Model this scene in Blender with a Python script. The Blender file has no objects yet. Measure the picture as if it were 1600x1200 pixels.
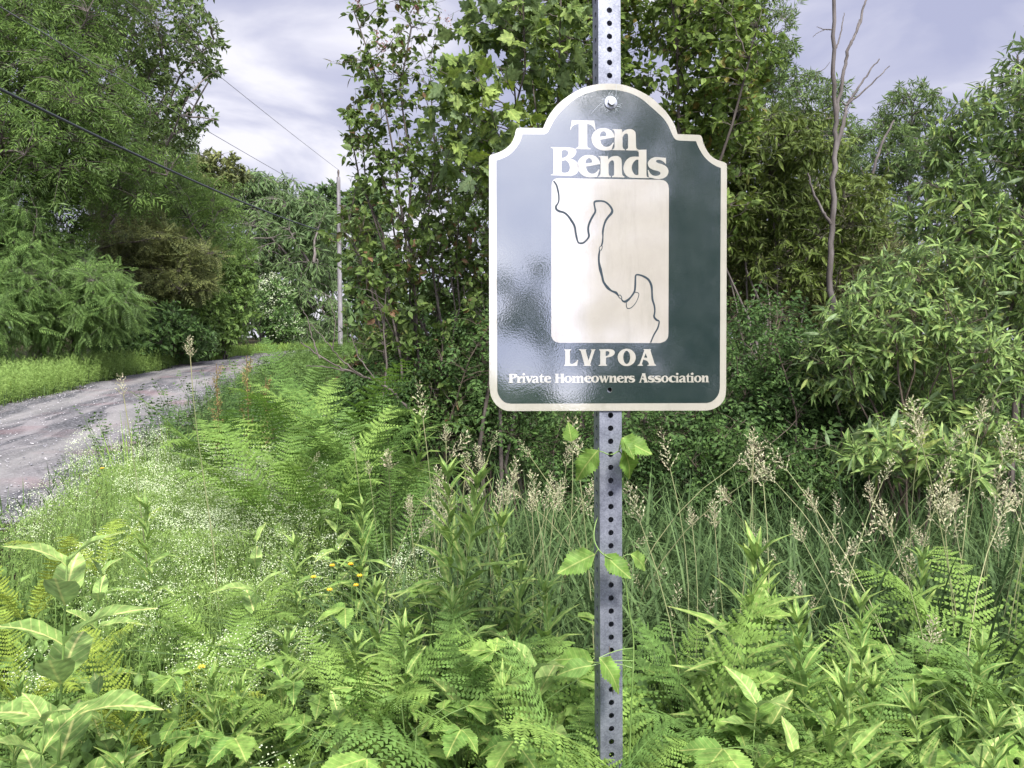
import bpy, math, random
import numpy as np
from mathutils import Vector, Matrix, geometry
S = bpy.context.scene
C = S.collection
R = math.radians
random.seed(7)
rng = np.random.default_rng(7)

# ------------------------------------------------------------------ camera, sky, sun, exposure
EYE = 1.55
PITCH = R(3.1)
cam = bpy.data.cameras.new('camera')
cam.sensor_fit = 'HORIZONTAL'; cam.sensor_width = 36.0; cam.lens = 27.0
cam.clip_start = 0.05; cam.clip_end = 2000
camo = bpy.data.objects.new('camera', cam); C.objects.link(camo)
camo.location = (0, 0, EYE); camo.rotation_euler = (R(90) - PITCH, 0, 0)
S.camera = camo

SUN_EL, SUN_AZ = R(52), R(152)          # azimuth clockwise from +Y: behind the camera, to the right
world = bpy.data.worlds.new('World'); S.world = world; world.use_nodes = True
wn = world.node_tree.nodes; wl = world.node_tree.links; wn.clear()
def wnode(t, **k):
    n = wn.new(t)
    for a, b in k.items(): setattr(n, a, b)
    return n
out = wnode('ShaderNodeOutputWorld')
sky = wnode('ShaderNodeTexSky', sky_type='NISHITA', sun_disc=False, sun_elevation=SUN_EL, sun_rotation=SUN_AZ)
bg1 = wnode('ShaderNodeBackground'); bg1.inputs['Strength'].default_value = 0.05
wl.new(sky.outputs[0], bg1.inputs[0])
tc = wnode('ShaderNodeTexCoord')
mp = wnode('ShaderNodeMapping'); mp.inputs['Scale'].default_value = (1.5, 1.5, 4.2); mp.inputs['Location'].default_value = (3.1, 0.6, 0.2)
wl.new(tc.outputs['Generated'], mp.inputs[0])
nz = wnode('ShaderNodeTexNoise'); nz.inputs['Scale'].default_value = 2.3; nz.inputs['Detail'].default_value = 6; nz.inputs['Roughness'].default_value = .5
nz.inputs['Distortion'].default_value = .35
wl.new(mp.outputs[0], nz.inputs['Vector'])
rp = wnode('ShaderNodeValToRGB')
e = rp.color_ramp.elements
e[0].position = .38; e[0].color = (.43, .45, .63, 1)
e[1].position = .62; e[1].color = (.88, .87, .95, 1)
m_ = e.new(.5); m_.color = (.57, .58, .73, 1)
wl.new(nz.outputs[0], rp.inputs[0])
bg2 = wnode('ShaderNodeBackground'); bg2.inputs['Strength'].default_value = 1
# thin cloud is brighter towards the hidden sun
SUN_EL, SUN_AZ = R(52), R(160)
sv = wnode('ShaderNodeVectorMath', operation='DOT_PRODUCT'); wl.new(tc.outputs['Generated'], sv.inputs[0])
sv.inputs[1].default_value = (math.sin(SUN_AZ) * math.cos(R(38)), math.cos(SUN_AZ) * math.cos(R(38)), math.sin(R(38)))
sm = wnode('ShaderNodeMapRange', interpolation_type='SMOOTHSTEP'); sm.inputs['From Min'].default_value = .1; sm.inputs['From Max'].default_value = 1; sm.inputs['To Min'].default_value = .45; sm.inputs['To Max'].default_value = 1.65
wl.new(sv.outputs['Value'], sm.inputs[0]); wl.new(sm.outputs[0], bg2.inputs['Strength'])
wl.new(rp.outputs[0], bg2.inputs[0])
mx = wnode('ShaderNodeMixShader'); mx.inputs[0].default_value = .96
wl.new(bg1.outputs[0], mx.inputs[1]); wl.new(bg2.outputs[0], mx.inputs[2]); wl.new(mx.outputs[0], out.inputs[0])

sun = bpy.data.lights.new('sun', 'SUN'); sun.energy = 2.5; sun.angle = R(12); sun.color = (1, .96, .89)
suno = bpy.data.objects.new('sun', sun); C.objects.link(suno)
sd = Vector((math.sin(SUN_AZ) * math.cos(SUN_EL), math.cos(SUN_AZ) * math.cos(SUN_EL), math.sin(SUN_EL)))
suno.rotation_euler = sd.to_track_quat('Z', 'Y').to_euler(); suno.location = sd * 30
vs = S.view_settings
vs.view_transform = 'Standard'; vs.look = 'None'; vs.exposure = 1.36; vs.gamma = 1; vs.use_curve_mapping = False
S.cycles.max_bounces = 6; S.cycles.diffuse_bounces = 4; S.cycles.transmission_bounces = 4; S.cycles.glossy_bounces = 3

# ------------------------------------------------------------------ helpers
F = 1200.0
cF = np.array([0, math.cos(PITCH), -math.sin(PITCH)]); cU = np.array([0, math.sin(PITCH), math.cos(PITCH)]); cR = np.array([1., 0, 0])
CAM = np.array([0, 0, EYE])
def P(px, py, d):
    return CAM + d * (cF + cR * (px - 800) / F + cU * (600 - py) / F)
def gz(x, y):
    x = np.asarray(x, float); y = np.asarray(y, float)
    z = 0.028 * np.clip(y - 8, 0, 42)
    z = z + 0.05 * np.clip(-x - 13.5, 0, 20) * (y > -40)
    return z + .03 * np.sin(x * 1.7 + y * .6) * np.cos(y * 1.1 - x * .4)
def link(o, parent=None):
    C.objects.link(o)
    if parent is not None: o.parent = parent
    return o
def tag(o, label, cat, group=None, kind=None):
    if label: o['label'] = label
    if cat: o['category'] = cat
    if group: o['group'] = group
    if kind: o['kind'] = kind
    return o
def thing(name, label, cat, loc, group=None):
    o = bpy.data.objects.new(name, None); C.objects.link(o); o.location = loc; o.empty_display_size = .1
    return tag(o, label, cat, group)
def mesh(name, V, T, mat, UV=None, smooth=False):
    V = np.ascontiguousarray(V, np.float32); T = np.ascontiguousarray(T, np.int32)
    me = bpy.data.meshes.new(name)
    me.vertices.add(len(V)); me.vertices.foreach_set('co', V.ravel())
    n, k = T.shape
    me.loops.add(n * k); me.loops.foreach_set('vertex_index', T.ravel())
    me.polygons.add(n)
    me.polygons.foreach_set('loop_start', np.arange(0, n * k, k, dtype=np.int32))
    try: me.polygons.foreach_set('loop_total', np.full(n, k, np.int32))
    except Exception: pass
    me.polygons.foreach_set('use_smooth', np.full(n, smooth))
    if UV is not None:
        u = me.uv_layers.new(name='UVMap'); u.data.foreach_set('uv', np.ascontiguousarray(np.asarray(UV, np.float32)[T.ravel()]).ravel())
    me.update(calc_edges=True)
    if mat: me.materials.append(mat)
    return me
def ob(name, me, parent=None, loc=None):
    o = bpy.data.objects.new(name, me); link(o, parent)
    if loc is not None: o.location = loc
    return o
class MB:
    """accumulates triangles"""
    def __init__(s): s.V = []; s.T = []; s.U = []; s.n = 0
    def add(s, V, T, U=None):
        V = np.asarray(V, float).reshape(-1, 3); T = np.asarray(T, int).reshape(-1, 3)
        s.V.append(V); s.T.append(T + s.n); s.U.append(np.zeros((len(V), 2)) if U is None else np.asarray(U, float)); s.n += len(V)
    def mesh(s, name, mat, off=(0, 0, 0), smooth=False):
        return mesh(name, np.concatenate(s.V) - np.asarray(off), np.concatenate(s.T), mat, np.concatenate(s.U), smooth)
    def count(s): return sum(len(t) for t in s.T)
def norm(a): return a / (np.linalg.norm(a, axis=-1, keepdims=True) + 1e-9)
def tubes(mb, Pt, Rd, sides=5):
    """Pt (m,K,3), Rd (m,K) -> tubes"""
    Pt = np.asarray(Pt, float); Rd = np.asarray(Rd, float)
    if Pt.ndim == 2: Pt = Pt[None]; Rd = Rd[None]
    m, K, _ = Pt.shape
    if m == 0: return
    tg = norm(np.gradient(Pt, axis=1))
    ref = np.where(np.abs(tg[..., 2:3]) > .9, np.array([1., 0, 0]), np.array([0, 0, 1.]))
    ref = np.repeat(ref[:, :1], K, axis=1)
    a = norm(np.cross(tg, ref)); b = np.cross(tg, a)
    th = np.arange(sides) * 2 * math.pi / sides
    ring = Pt[:, :, None] + Rd[..., None, None] * (a[:, :, None] * np.cos(th)[:, None] + b[:, :, None] * np.sin(th)[:, None])
    V = ring.reshape(-1, 3)
    i = np.arange(m)[:, None, None]; k = np.arange(K - 1)[None, :, None]; s_ = np.arange(sides)[None, None, :]
    A = (i * K + k) * sides + s_; B = (i * K + k) * sides + (s_ + 1) % sides; Cc = A + sides; D = B + sides
    T = np.concatenate([np.stack([A, B, D], -1).reshape(-1, 3), np.stack([A, D, Cc], -1).reshape(-1, 3)])
    U = np.zeros((len(V), 2)); U[:, 1] = np.repeat(np.tile(np.arange(K) / K, m), sides)
    mb.add(V, T, U)
def bez(a, b, c, K):
    t = np.linspace(0, 1, K)[None, :, None]
    a, b, c = [np.asarray(q, float).reshape(-1, 1, 3) for q in (a, b, c)]
    return (1 - t) ** 2 * a + 2 * t * (1 - t) * b + t * t * c
def scatter(mb, tpl, pos, dirs, nrm, size):
    V0, T0, U0 = tpl
    pos = np.asarray(pos, float); m = len(pos)
    if m == 0: return
    y = norm(np.asarray(dirs, float)); x = norm(np.cross(y, np.asarray(nrm, float))); z = np.cross(x, y)
    s = np.asarray(size, float).reshape(-1, 1, 1) * np.ones((m, 1, 1))
    V = pos[:, None] + s * (V0[None, :, 0:1] * x[:, None] + V0[None, :, 1:2] * y[:, None] + V0[None, :, 2:3] * z[:, None])
    T = T0[None] + (np.arange(m) * len(V0))[:, None, None]
    mb.add(V.reshape(-1, 3), T.reshape(-1, 3), np.tile(U0, (m, 1)))
def frame(pos, d, n, s):
    y = norm(np.asarray(d, float)); x = norm(np.cross(y, np.asarray(n, float))); z = np.cross(x, y)
    M = Matrix([[x[0] * s, y[0] * s, z[0] * s, pos[0]], [x[1] * s, y[1] * s, z[1] * s, pos[1]], [x[2] * s, y[2] * s, z[2] * s, pos[2]], [0, 0, 0, 1]])
    return M

# ------------------------------------------------------------------ materials
def mat_base(name):
    m = bpy.data.materials.new(name); m.use_nodes = True
    nt = m.node_tree; nt.nodes.clear()
    return m, nt.nodes, nt.links
def leaf_mat(name, ca, cb, under=None, trans=.3, rough=.5, spec=.35, vein=0.0, yellow=None, noise=2.5, isl=1.0):
    tn = lambda c: (c[0] * .83 + c[1] * .225, c[1] * 1.13, c[2] * .85 + c[1] * .075) if c[1] > c[0] and trans > .1 else c
    ca = tn(ca); cb = tn(cb)
    m, N, L = mat_base(name)
    o = N.new('ShaderNodeOutputMaterial'); geo = N.new('ShaderNodeNewGeometry'); oi = N.new('ShaderNodeObjectInfo')
    ad = N.new('ShaderNodeMath'); ad.operation = 'ADD'; iw = N.new('ShaderNodeMath'); iw.operation = 'MULTIPLY'; iw.inputs[1].default_value = isl; L.new(geo.outputs['Random Per Island'], iw.inputs[0]); L.new(iw.outputs[0], ad.inputs[0]); L.new(oi.outputs['Random'], ad.inputs[1])
    fr = N.new('ShaderNodeMath'); fr.operation = 'FRACT'; L.new(ad.outputs[0], fr.inputs[0])
    nzn = N.new('ShaderNodeTexNoise'); nzn.inputs['Scale'].default_value = noise; nzn.inputs['Detail'].default_value = 2
    L.new(geo.outputs['Position'], nzn.inputs['Vector'])
    mm = N.new('ShaderNodeMath'); mm.operation = 'MULTIPLY_ADD'; mm.inputs[1].default_value = 1.3; mm.inputs[2].default_value = -.65
    L.new(nzn.outputs[0], mm.inputs[0])
    a2 = N.new('ShaderNodeMath'); a2.operation = 'ADD'; a2.use_clamp = True; L.new(fr.outputs[0], a2.inputs[0]); L.new(mm.outputs[0], a2.inputs[1])
    r = N.new('ShaderNodeValToRGB'); r.color_ramp.elements[0].color = (*ca, 1); r.color_ramp.elements[1].color = (*cb, 1)
    if yellow:
        q = r.color_ramp.elements.new(.93); q.color = (*cb, 1); r.color_ramp.elements[2].color = (*yellow, 1)
    L.new(a2.outputs[0], r.inputs[0]); col = r.outputs[0]
    if vein:
        uv = N.new('ShaderNodeUVMap'); sp = N.new('ShaderNodeSeparateXYZ'); L.new(uv.outputs[0], sp.inputs[0])
        ab = N.new('ShaderNodeMath'); ab.operation = 'ABSOLUTE'; L.new(sp.outputs[0], ab.inputs[0])
        mid = N.new('ShaderNodeMapRange'); mid.inputs['From Min'].default_value = .008; mid.inputs['From Max'].default_value = .022
        mid.inputs['To Min'].default_value = 1; mid.inputs['To Max'].default_value = 0; L.new(ab.outputs[0], mid.inputs[0])
        s1 = N.new('ShaderNodeMath'); s1.operation = 'MULTIPLY_ADD'; s1.inputs[1].default_value = -.8; L.new(ab.outputs[0], s1.inputs[0]); L.new(sp.outputs[1], s1.inputs[2])
        s2 = N.new('ShaderNodeMath'); s2.operation = 'MULTIPLY'; s2.inputs[1].default_value = 8; L.new(s1.outputs[0], s2.inputs[0])
        s3 = N.new('ShaderNodeMath'); s3.operation = 'PINGPONG'; s3.inputs[1].default_value = .5; L.new(s2.outputs[0], s3.inputs[0])
        s4 = N.new('ShaderNodeMapRange'); s4.inputs['From Min'].default_value = 0; s4.inputs['From Max'].default_value = .12
        s4.inputs['To Min'].default_value = .45; s4.inputs['To Max'].default_value = 0; L.new(s3.outputs[0], s4.inputs[0])
        mxx = N.new('ShaderNodeMath'); mxx.operation = 'MAXIMUM'; L.new(mid.outputs[0], mxx.inputs[0]); L.new(s4.outputs[0], mxx.inputs[1])
        sc = N.new('ShaderNodeMath'); sc.operation = 'MULTIPLY'; sc.inputs[1].default_value = vein; L.new(mxx.outputs[0], sc.inputs[0])
        mc = N.new('ShaderNodeMix'); mc.data_type = 'RGBA'; L.new(sc.outputs[0], mc.inputs[0]); L.new(col, mc.inputs[6]); mc.inputs[7].default_value = (min(1, cb[0] * 2 + .1), min(1, cb[1] * 1.4 + .08), cb[2] * 1.6 + .06, 1)
        col = mc.outputs[2]
    un = under or (ca[0] * 1.5 + .02, ca[1] * 1.3 + .02, ca[2] * 1.6 + .02)
    mu = N.new('ShaderNodeMix'); mu.data_type = 'RGBA'; L.new(geo.outputs['Backfacing'], mu.inputs[0]); L.new(col, mu.inputs[6])
    mu2 = N.new('ShaderNodeMix'); mu2.data_type = 'RGBA'; mu2.inputs[0].default_value = .55; L.new(col, mu2.inputs[6]); mu2.inputs[7].default_value = (*un, 1)
    L.new(mu2.outputs[2], mu.inputs[7]); col = mu.outputs[2]
    bn = N.new('ShaderNodeTexNoise'); bn.inputs['Scale'].default_value = 48; bn.inputs['Detail'].default_value = 4; L.new(geo.outputs['Position'], bn.inputs['Vector'])
    bm = N.new('ShaderNodeMapRange'); bm.inputs['From Min'].default_value = .3; bm.inputs['From Max'].default_value = .7; bm.inputs['To Min'].default_value = .55; bm.inputs['To Max'].default_value = 1.3; L.new(bn.outputs[0], bm.inputs[0])
    bh = N.new('ShaderNodeHueSaturation'); L.new(col, bh.inputs['Color']); L.new(bm.outputs[0], bh.inputs['Value']); col = bh.outputs[0]
    b = N.new('ShaderNodeBsdfPrincipled'); L.new(col, b.inputs['Base Color']); b.inputs['Roughness'].default_value = rough
    if vein: 
        bp_ = N.new('ShaderNodeBump'); bp_.inputs['Strength'].default_value = .5; bp_.inputs['Distance'].default_value = .004; L.new(bn.outputs[0], bp_.inputs['Height']); L.new(bp_.outputs[0], b.inputs['Normal'])
    b.inputs['Specular IOR Level'].default_value = spec * .35
    t = N.new('ShaderNodeBsdfTranslucent'); hs = N.new('ShaderNodeHueSaturation'); hs.inputs['Hue'].default_value = .492; hs.inputs['Saturation'].default_value = 1.15; hs.inputs['Value'].default_value = 1.45
    L.new(col, hs.inputs['Color']); L.new(hs.outputs[0], t.inputs[0])
    mxs = N.new('ShaderNodeMixShader'); mxs.inputs[0].default_value = trans * .68
    L.new(b.outputs[0], mxs.inputs[1]); L.new(t.outputs[0], mxs.inputs[2]); L.new(mxs.outputs[0], o.inputs[0])
    return m
def plain_mat(name, ca, cb=None, rough=.6, spec=.4, metal=0, scale=30, bump=0.0, bscale=None, stretch=None, detail=4):
    m, N, L = mat_base(name)
    o = N.new('ShaderNodeOutputMaterial'); b = N.new('ShaderNodeBsdfPrincipled'); L.new(b.outputs[0], o.inputs[0])
    tcn = N.new('ShaderNodeTexCoord'); v = tcn.outputs['Object']
    if stretch:
        mpn = N.new('ShaderNodeMapping'); mpn.inputs['Scale'].default_value = stretch; L.new(v, mpn.inputs[0]); v = mpn.outputs[0]
    n = N.new('ShaderNodeTexNoise'); n.inputs['Scale'].default_value = scale; n.inputs['Detail'].default_value = detail; L.new(v, n.inputs['Vector'])
    r = N.new('ShaderNodeValToRGB'); r.color_ramp.elements[0].color = (*ca, 1); r.color_ramp.elements[1].color = (*(cb or ca), 1)
    r.color_ramp.elements[0].position = .3; r.color_ramp.elements[1].position = .7
    L.new(n.outputs[0], r.inputs[0]); L.new(r.outputs[0], b.inputs['Base Color'])
    b.inputs['Roughness'].default_value = rough; b.inputs['Metallic'].default_value = metal; b.inputs['Specular IOR Level'].default_value = spec
    if bump:
        n2 = N.new('ShaderNodeTexNoise'); n2.inputs['Scale'].default_value = bscale or scale * 2; n2.inputs['Detail'].default_value = 4; L.new(v, n2.inputs['Vector'])
        bp = N.new('ShaderNodeBump'); bp.inputs['Strength'].default_value = bump; bp.inputs['Distance'].default_value = .01; L.new(n2.outputs[0], bp.inputs['Height']); L.new(bp.outputs[0], b.inputs['Normal'])
    return m
M = {}
M['bark_dark'] = plain_mat('dark_bark', (.06, .05, .042), (.16, .135, .12), .85, .2, scale=14, bump=.6, stretch=(1, 1, .25))
M['bark_grey'] = plain_mat('grey_bark', (.10, .085, .075), (.24, .21, .19), .85, .2, scale=12, bump=.6, stretch=(1, 1, .25))
M['bark_red'] = plain_mat('reddish_bark', (.070, .058, .052), (.19, .17, .16), .8, .2, scale=18, bump=.5, stretch=(1, 1, .2))
M['twig'] = plain_mat('twig_bark', (.075, .055, .042), (.15, .12, .09), .8, .25, scale=20)
M['stem_green'] = plain_mat('green_stem', (.13, .22, .05), (.20, .30, .09), .5, .4, scale=9)
M['stem_red'] = plain_mat('red_brown_stem', (.12, .07, .04), (.20, .15, .07), .6, .3, scale=9)
M['straw'] = plain_mat('straw_stem', (.20, .24, .10), (.34, .33, .17), .6, .3, scale=9)
# leaves
M['ash'] = leaf_mat('ash_leaf', (.065, .13, .034), (.155, .25, .062), trans=.42, noise=.8)
M['oak'] = leaf_mat('oak_leaf', (.065, .115, .038), (.13, .19, .055), trans=.4, noise=.7)
M['pale_ash'] = leaf_mat('pale_leaf', (.055, .12, .040), (.12, .22, .065), trans=.32, noise=.7)
M['hemlock'] = leaf_mat('hemlock_needle', (.075, .095, .036), (.19, .20, .07), trans=.25, noise=.9)
M['far'] = leaf_mat('far_leaf', (.085, .15, .065), (.16, .24, .10), trans=.35, noise=.3)
M['far2'] = leaf_mat('far_dark_leaf', (.055, .11, .042), (.11, .185, .065), trans=.35, noise=.3)
M['sumac'] = leaf_mat('sumac_leaf', (.075, .15, .045), (.17, .28, .08), trans=.4, noise=1.2)
M['service'] = leaf_mat('serviceberry_leaf', (.060, .115, .030), (.135, .21, .05), trans=.4, spec=.4, vein=.3, yellow=(.16, .09, .05))
M['maple'] = leaf_mat('maple_leaf', (.11, .18, .045), (.22, .30, .07), under=(.16, .22, .14), trans=.38, vein=.3)
M['cherry'] = leaf_mat('cherry_leaf', (.070, .135, .030), (.17, .25, .055), trans=.42, vein=.3, yellow=(.2, .16, .04))
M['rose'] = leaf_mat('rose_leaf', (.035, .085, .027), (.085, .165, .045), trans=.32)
M['vine_shrub'] = leaf_mat('olive_leaf', (.07, .11, .025), (.16, .21, .05), trans=.32)
M['willow'] = leaf_mat('willow_leaf', (.080, .165, .045), (.17, .28, .08), under=(.20, .26, .17), trans=.3, vein=.4, yellow=(.22, .28, .07))
M['fine_willow'] = leaf_mat('fine_willow_leaf', (.08, .14, .05), (.17, .25, .09), trans=.35, noise=1)
M['fern'] = leaf_mat('fern_frond', (.11, .21, .045), (.20, .32, .07), under=(.12, .22, .06), trans=.4, isl=.15, rough=.6, spec=.25, noise=1.2)
M['fern_dark'] = leaf_mat('deep_green_frond', (.08, .165, .04), (.14, .26, .065), trans=.38, isl=.15, rough=.6, spec=.25, noise=1.2)
M['fern_yellow'] = leaf_mat('yellow_green_frond', (.19, .27, .035), (.34, .40, .06), trans=.4, isl=.15, rough=.6, spec=.25)
M['milkweed'] = leaf_mat('milkweed_leaf', (.17, .29, .08), (.26, .38, .12), under=(.24, .34, .18), trans=.35, vein=.8)
M['goldenrod'] = leaf_mat('goldenrod_leaf', (.10, .21, .05), (.20, .32, .08), trans=.35, vein=.45)
M['bramble'] = leaf_mat('bramble_leaf', (.10, .215, .045), (.20, .33, .07), under=(.22, .32, .16), trans=.38, vein=.55)
M['creeper'] = leaf_mat('creeper_leaf', (.10, .21, .035), (.16, .28, .06), trans=.4, vein=.5)
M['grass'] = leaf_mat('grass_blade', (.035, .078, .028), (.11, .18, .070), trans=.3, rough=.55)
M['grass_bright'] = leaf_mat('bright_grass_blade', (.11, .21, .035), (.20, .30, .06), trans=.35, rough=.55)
M['bed'] = leaf_mat('bedstraw_leaf', (.15, .26, .06), (.28, .40, .12), trans=.35, noise=4)
M['bright_herb'] = leaf_mat('bright_herb_leaf', (.065, .14, .04), (.19, .31, .08), trans=.4, noise=3)
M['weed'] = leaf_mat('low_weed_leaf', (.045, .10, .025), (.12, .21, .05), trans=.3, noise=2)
M['seed'] = leaf_mat('grass_seed', (.38, .38, .21), (.58, .58, .38), trans=.25, yellow=(.50, .39, .28), noise=9)
M['dock'] = leaf_mat('dock_seed', (.22, .20, .06), (.34, .22, .10), trans=.2)
M['flower'] = leaf_mat('white_flower', (.62, .68, .45), (.80, .82, .70), under=(.7, .72, .6), trans=.3)
M['catkin'] = leaf_mat('pink_seed_cluster', (.24, .12, .11), (.34, .20, .16), trans=.2)
M['yellow'] = plain_mat('yellow_petal', (.75, .42, .02), (.8, .55, .03), .5)
# ------------------------------------------------------------------ leaf templates: length 1 along +Y, face +Z
def blade_tpl(widths, curve=.12, fold=.25, ys=None):
    n = len(widths)
    ys = ys or [(i + 1) / (n + 1) for i in range(n)]
    V = [(0, 0, 0)]; T = []
    for y, w in zip(ys, widths):
        z = -curve * y * y
        V += [(-w, y, z + fold * w), (0, y, z), (w, y, z + fold * w)]
    V.append((0, 1, -curve)); t = len(V) - 1
    T += [(0, 2, 1), (0, 3, 2)]
    for i in range(n - 1):
        a = 1 + 3 * i; b = a + 3
        T += [(a, a + 1, b + 1), (a, b + 1, b), (a + 1, a + 2, b + 2), (a + 1, b + 2, b + 1)]
    a = 1 + 3 * (n - 1)
    T += [(a, a + 1, t), (a + 1, a + 2, t)]
    V = np.array(V, float)
    return V, np.array(T), V[:, :2].copy()
def serrate_tpl(widths, teeth=3, curve=.1, fold=.2):
    prof = [(0, 0)] + [((i + 1) / (len(widths) + 1), w) for i, w in enumerate(widths)] + [(1, 0)]
    ys = np.array([p[0] for p in prof]); ws = np.array([p[1] for p in prof])
    n = teeth * 4; V = []; T = []
    for i in range(n + 1):
        y = i / n; w = np.interp(y, ys, ws)
        V.append((0, y, -curve * y * y))
    for sgn in (-1, 1):
        base = len(V)
        for i in range(n):
            y0 = i / n; w = np.interp((i + .35) / n, ys, ws)
            V.append((sgn * w * 1.05, min(1, y0 + .035), -curve * y0 * y0 + fold * w))
            w2 = np.interp((i + .9) / n, ys, ws) * .86
            V.append((sgn * w2, y0 + .7 / n, -curve * y0 * y0 + fold * w2))
        for i in range(n):
            a = base + 2 * i
            tr = [(i, i + 1, a + 1), (i, a + 1, a)]
            if i < n - 1: tr.append((i + 1, a + 2, a + 1))
            T += [t if sgn < 0 else t[::-1] for t in tr]
    V = np.array(V, float)
    T = np.array(T)
    # make sure +Z faces up
    nn = np.cross(V[T[:, 1]] - V[T[:, 0]], V[T[:, 2]] - V[T[:, 0]])[:, 2]
    T[nn < 0] = T[nn < 0][:, ::-1]
    return V, T, V[:, :2].copy()
def fan_tpl(pts, c=(0, .3), cup=.12):
    V = [(c[0], c[1], 0)] + [(x, y, cup * (abs(x) + .3 * abs(y - c[1])) * (.6 if i % 2 else -.4)) for i, (x, y) in enumerate(pts)]
    n = len(pts); T = [(0, 1 + (i + 1) % n, 1 + i) for i in range(n)]
    V = np.array(V, float); T = np.array(T)
    nn = np.cross(V[T[:, 1]] - V[T[:, 0]], V[T[:, 2]] - V[T[:, 0]])[:, 2]
    T[nn < 0] = T[nn < 0][:, ::-1]
    return V, T, V[:, :2].copy()
half = [(0.02, 0), (.12, -.03), (.33, .02), (.26, .14), (.50, .30), (.56, .46), (.40, .46), (.27, .47), (.30, .62), (.24, .72), (.15, .70), (.10, .86)]
TP = {}
TP['maple'] = fan_tpl([(-x, y) for x, y in half] + [(0, 1)] + half[::-1], (0, .33))
TP['diamond'] = (np.array([(0, 0, 0), (-.26, .45, .06), (.26, .45, .06), (0, 1, -.08)]), np.array([(0, 3, 1), (0, 2, 3)]), np.zeros((4, 2)) + .3)
TP['slim'] = (np.array([(0, 0, 0), (-.11, .45, .03), (.11, .45, .03), (0, 1, -.12)]), np.array([(0, 3, 1), (0, 2, 3)]), np.zeros((4, 2)) + .3)
TP['needle'] = (np.array([(0, 0, 0), (-.16, .5, .0), (.16, .5, 0), (0, 1, -.05)]), np.array([(0, 3, 1), (0, 2, 3)]), np.zeros((4, 2)) + .3)
TP['ovate'] = blade_tpl([.22, .29, .25, .13], .14)
TP['lance'] = blade_tpl([.075, .10, .085, .045], .25)
TP['willow'] = blade_tpl([.09, .12, .10, .05], .2)
TP['milkweed'] = blade_tpl([.15, .21, .225, .20, .12], .22, .35)
TP['round'] = blade_tpl([.30, .34, .22], .1)
TP['serrate'] = serrate_tpl([.26, .33, .27, .15], 3)
TP['heart'] = serrate_tpl([.40, .42, .30, .14], 2)
petal = []
for k in range(4):
    a = k * math.pi / 2; petal.append((math.cos(a), math.sin(a)))
TP['flower'] = (np.array([(0, 0, 0)] + [(.5 * math.cos(k * math.pi / 4), .5 * math.sin(k * math.pi / 4), .1) if k % 2 == 0 else (.17 * math.cos(k * math.pi / 4), .17 * math.sin(k * math.pi / 4), .02) for k in range(8)]),
                np.array([(0, 1 + k, 1 + (k + 1) % 8) for k in range(8)]), np.zeros((9, 2)))
def sprig(n, leaf, length=1., spread=1.0, droop=.3, lsize=.3):
    """a compound leaf: paired leaflets on an axis, as one template"""
    mb = MB(); t = np.linspace(.2, .97, n)
    ax = np.stack([np.zeros(n), t, -droop * t * t], -1)
    d0 = norm(np.stack([np.zeros(n), np.ones(n), -2 * droop * t], -1))
    for sgn in (-1, 1):
        d = d0 * .6 + np.array([sgn * spread, 0, -.15]); scatter(mb, leaf, ax, d, np.tile([0, 0, 1.], (n, 1)), lsize * (1 - .45 * t))
    scatter(mb, leaf, ax[-1:], d0[-1:], [[0, 0, 1.]], [lsize * .6])
    V = np.concatenate(mb.V); T = np.concatenate(mb.T)
    return V, T, np.concatenate(mb.U)
TP['ashspray'] = sprig(4, TP['slim'], lsize=.55, spread=.8, droop=.35)
TP['sumac'] = sprig(9, TP['slim'], lsize=.34, spread=.9, droop=.35)
TP['needles'] = sprig(6, TP['needle'], lsize=.32, spread=.8, droop=.12)
TP['rose'] = sprig(3, TP['diamond'], lsize=.42, spread=.9, droop=.15)

# ------------------------------------------------------------------ sky backdrop is the world; ground and road
def grid_axis(segs):
    a = []
    for lo, hi, n in segs: a += list(np.linspace(lo, hi, n, endpoint=False))
    a.append(segs[-1][1]); return np.array(a)
gx = grid_axis([(-400, -40, 12), (-40, -12, 20), (-12, 8, 60), (8, 40, 16), (40, 400, 12)])
gy = grid_axis([(-400, -30, 12), (-30, 0, 16), (0, 16, 60), (16, 60, 40), (60, 400, 16)])
X, Y = np.meshgrid(gx, gy, indexing='ij')
V = np.stack([X, Y, gz(X, Y)], -1).reshape(-1, 3)
ni, nj = len(gx), len(gy)
I, J = np.meshgrid(np.arange(ni - 1), np.arange(nj - 1), indexing='ij'); A = (I * nj + J).ravel()
T = np.concatenate([np.stack([A, A + nj, A + nj + 1], -1), np.stack([A, A + nj + 1, A + 1], -1)])
M['soil'] = plain_mat('forest_soil', (.030, .026, .016), (.075, .065, .035), .95, .1, scale=6, bump=.8, bscale=25)
g = ob('ground', mesh('ground', V, T, M['soil'], smooth=True)); g['kind'] = 'structure'

# gravel road: control points of right and left edges (y, xr, xl)
rc = np.array([(-60, 4, -.8), (-25, -.4, -5.2), (-10, -2.6, -7.2), (0, -3.4, -8.1), (6, -4.05, -8.8), (9, -4.75, -9.2), (11.3, -5.25, -9.6), (15.4, -6.3, -10.3), (21.6, -7.7, -11.8), (31, -9.4, -13.2),
               (38, -9.9, -13.6), (44, -9.3, -13.0), (50, -7.2, -11.0), (58, -2.0, -6.2), (68, 7, 2.5), (85, 26, 21)])
yy = np.concatenate([np.linspace(-60, 0, 60), np.linspace(0.1, 30, 240), np.linspace(30.2, 85, 160)])
def cr(y, col):   # smooth interpolation
    return np.convolve(np.pad(np.interp(y, rc[:, 0], rc[:, col]), 6, 'edge'), np.ones(13) / 13, 'valid')
xr = cr(yy, 1); xl = cr(yy, 2)
nu = 40; uu = np.linspace(0, 1, nu)
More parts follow.
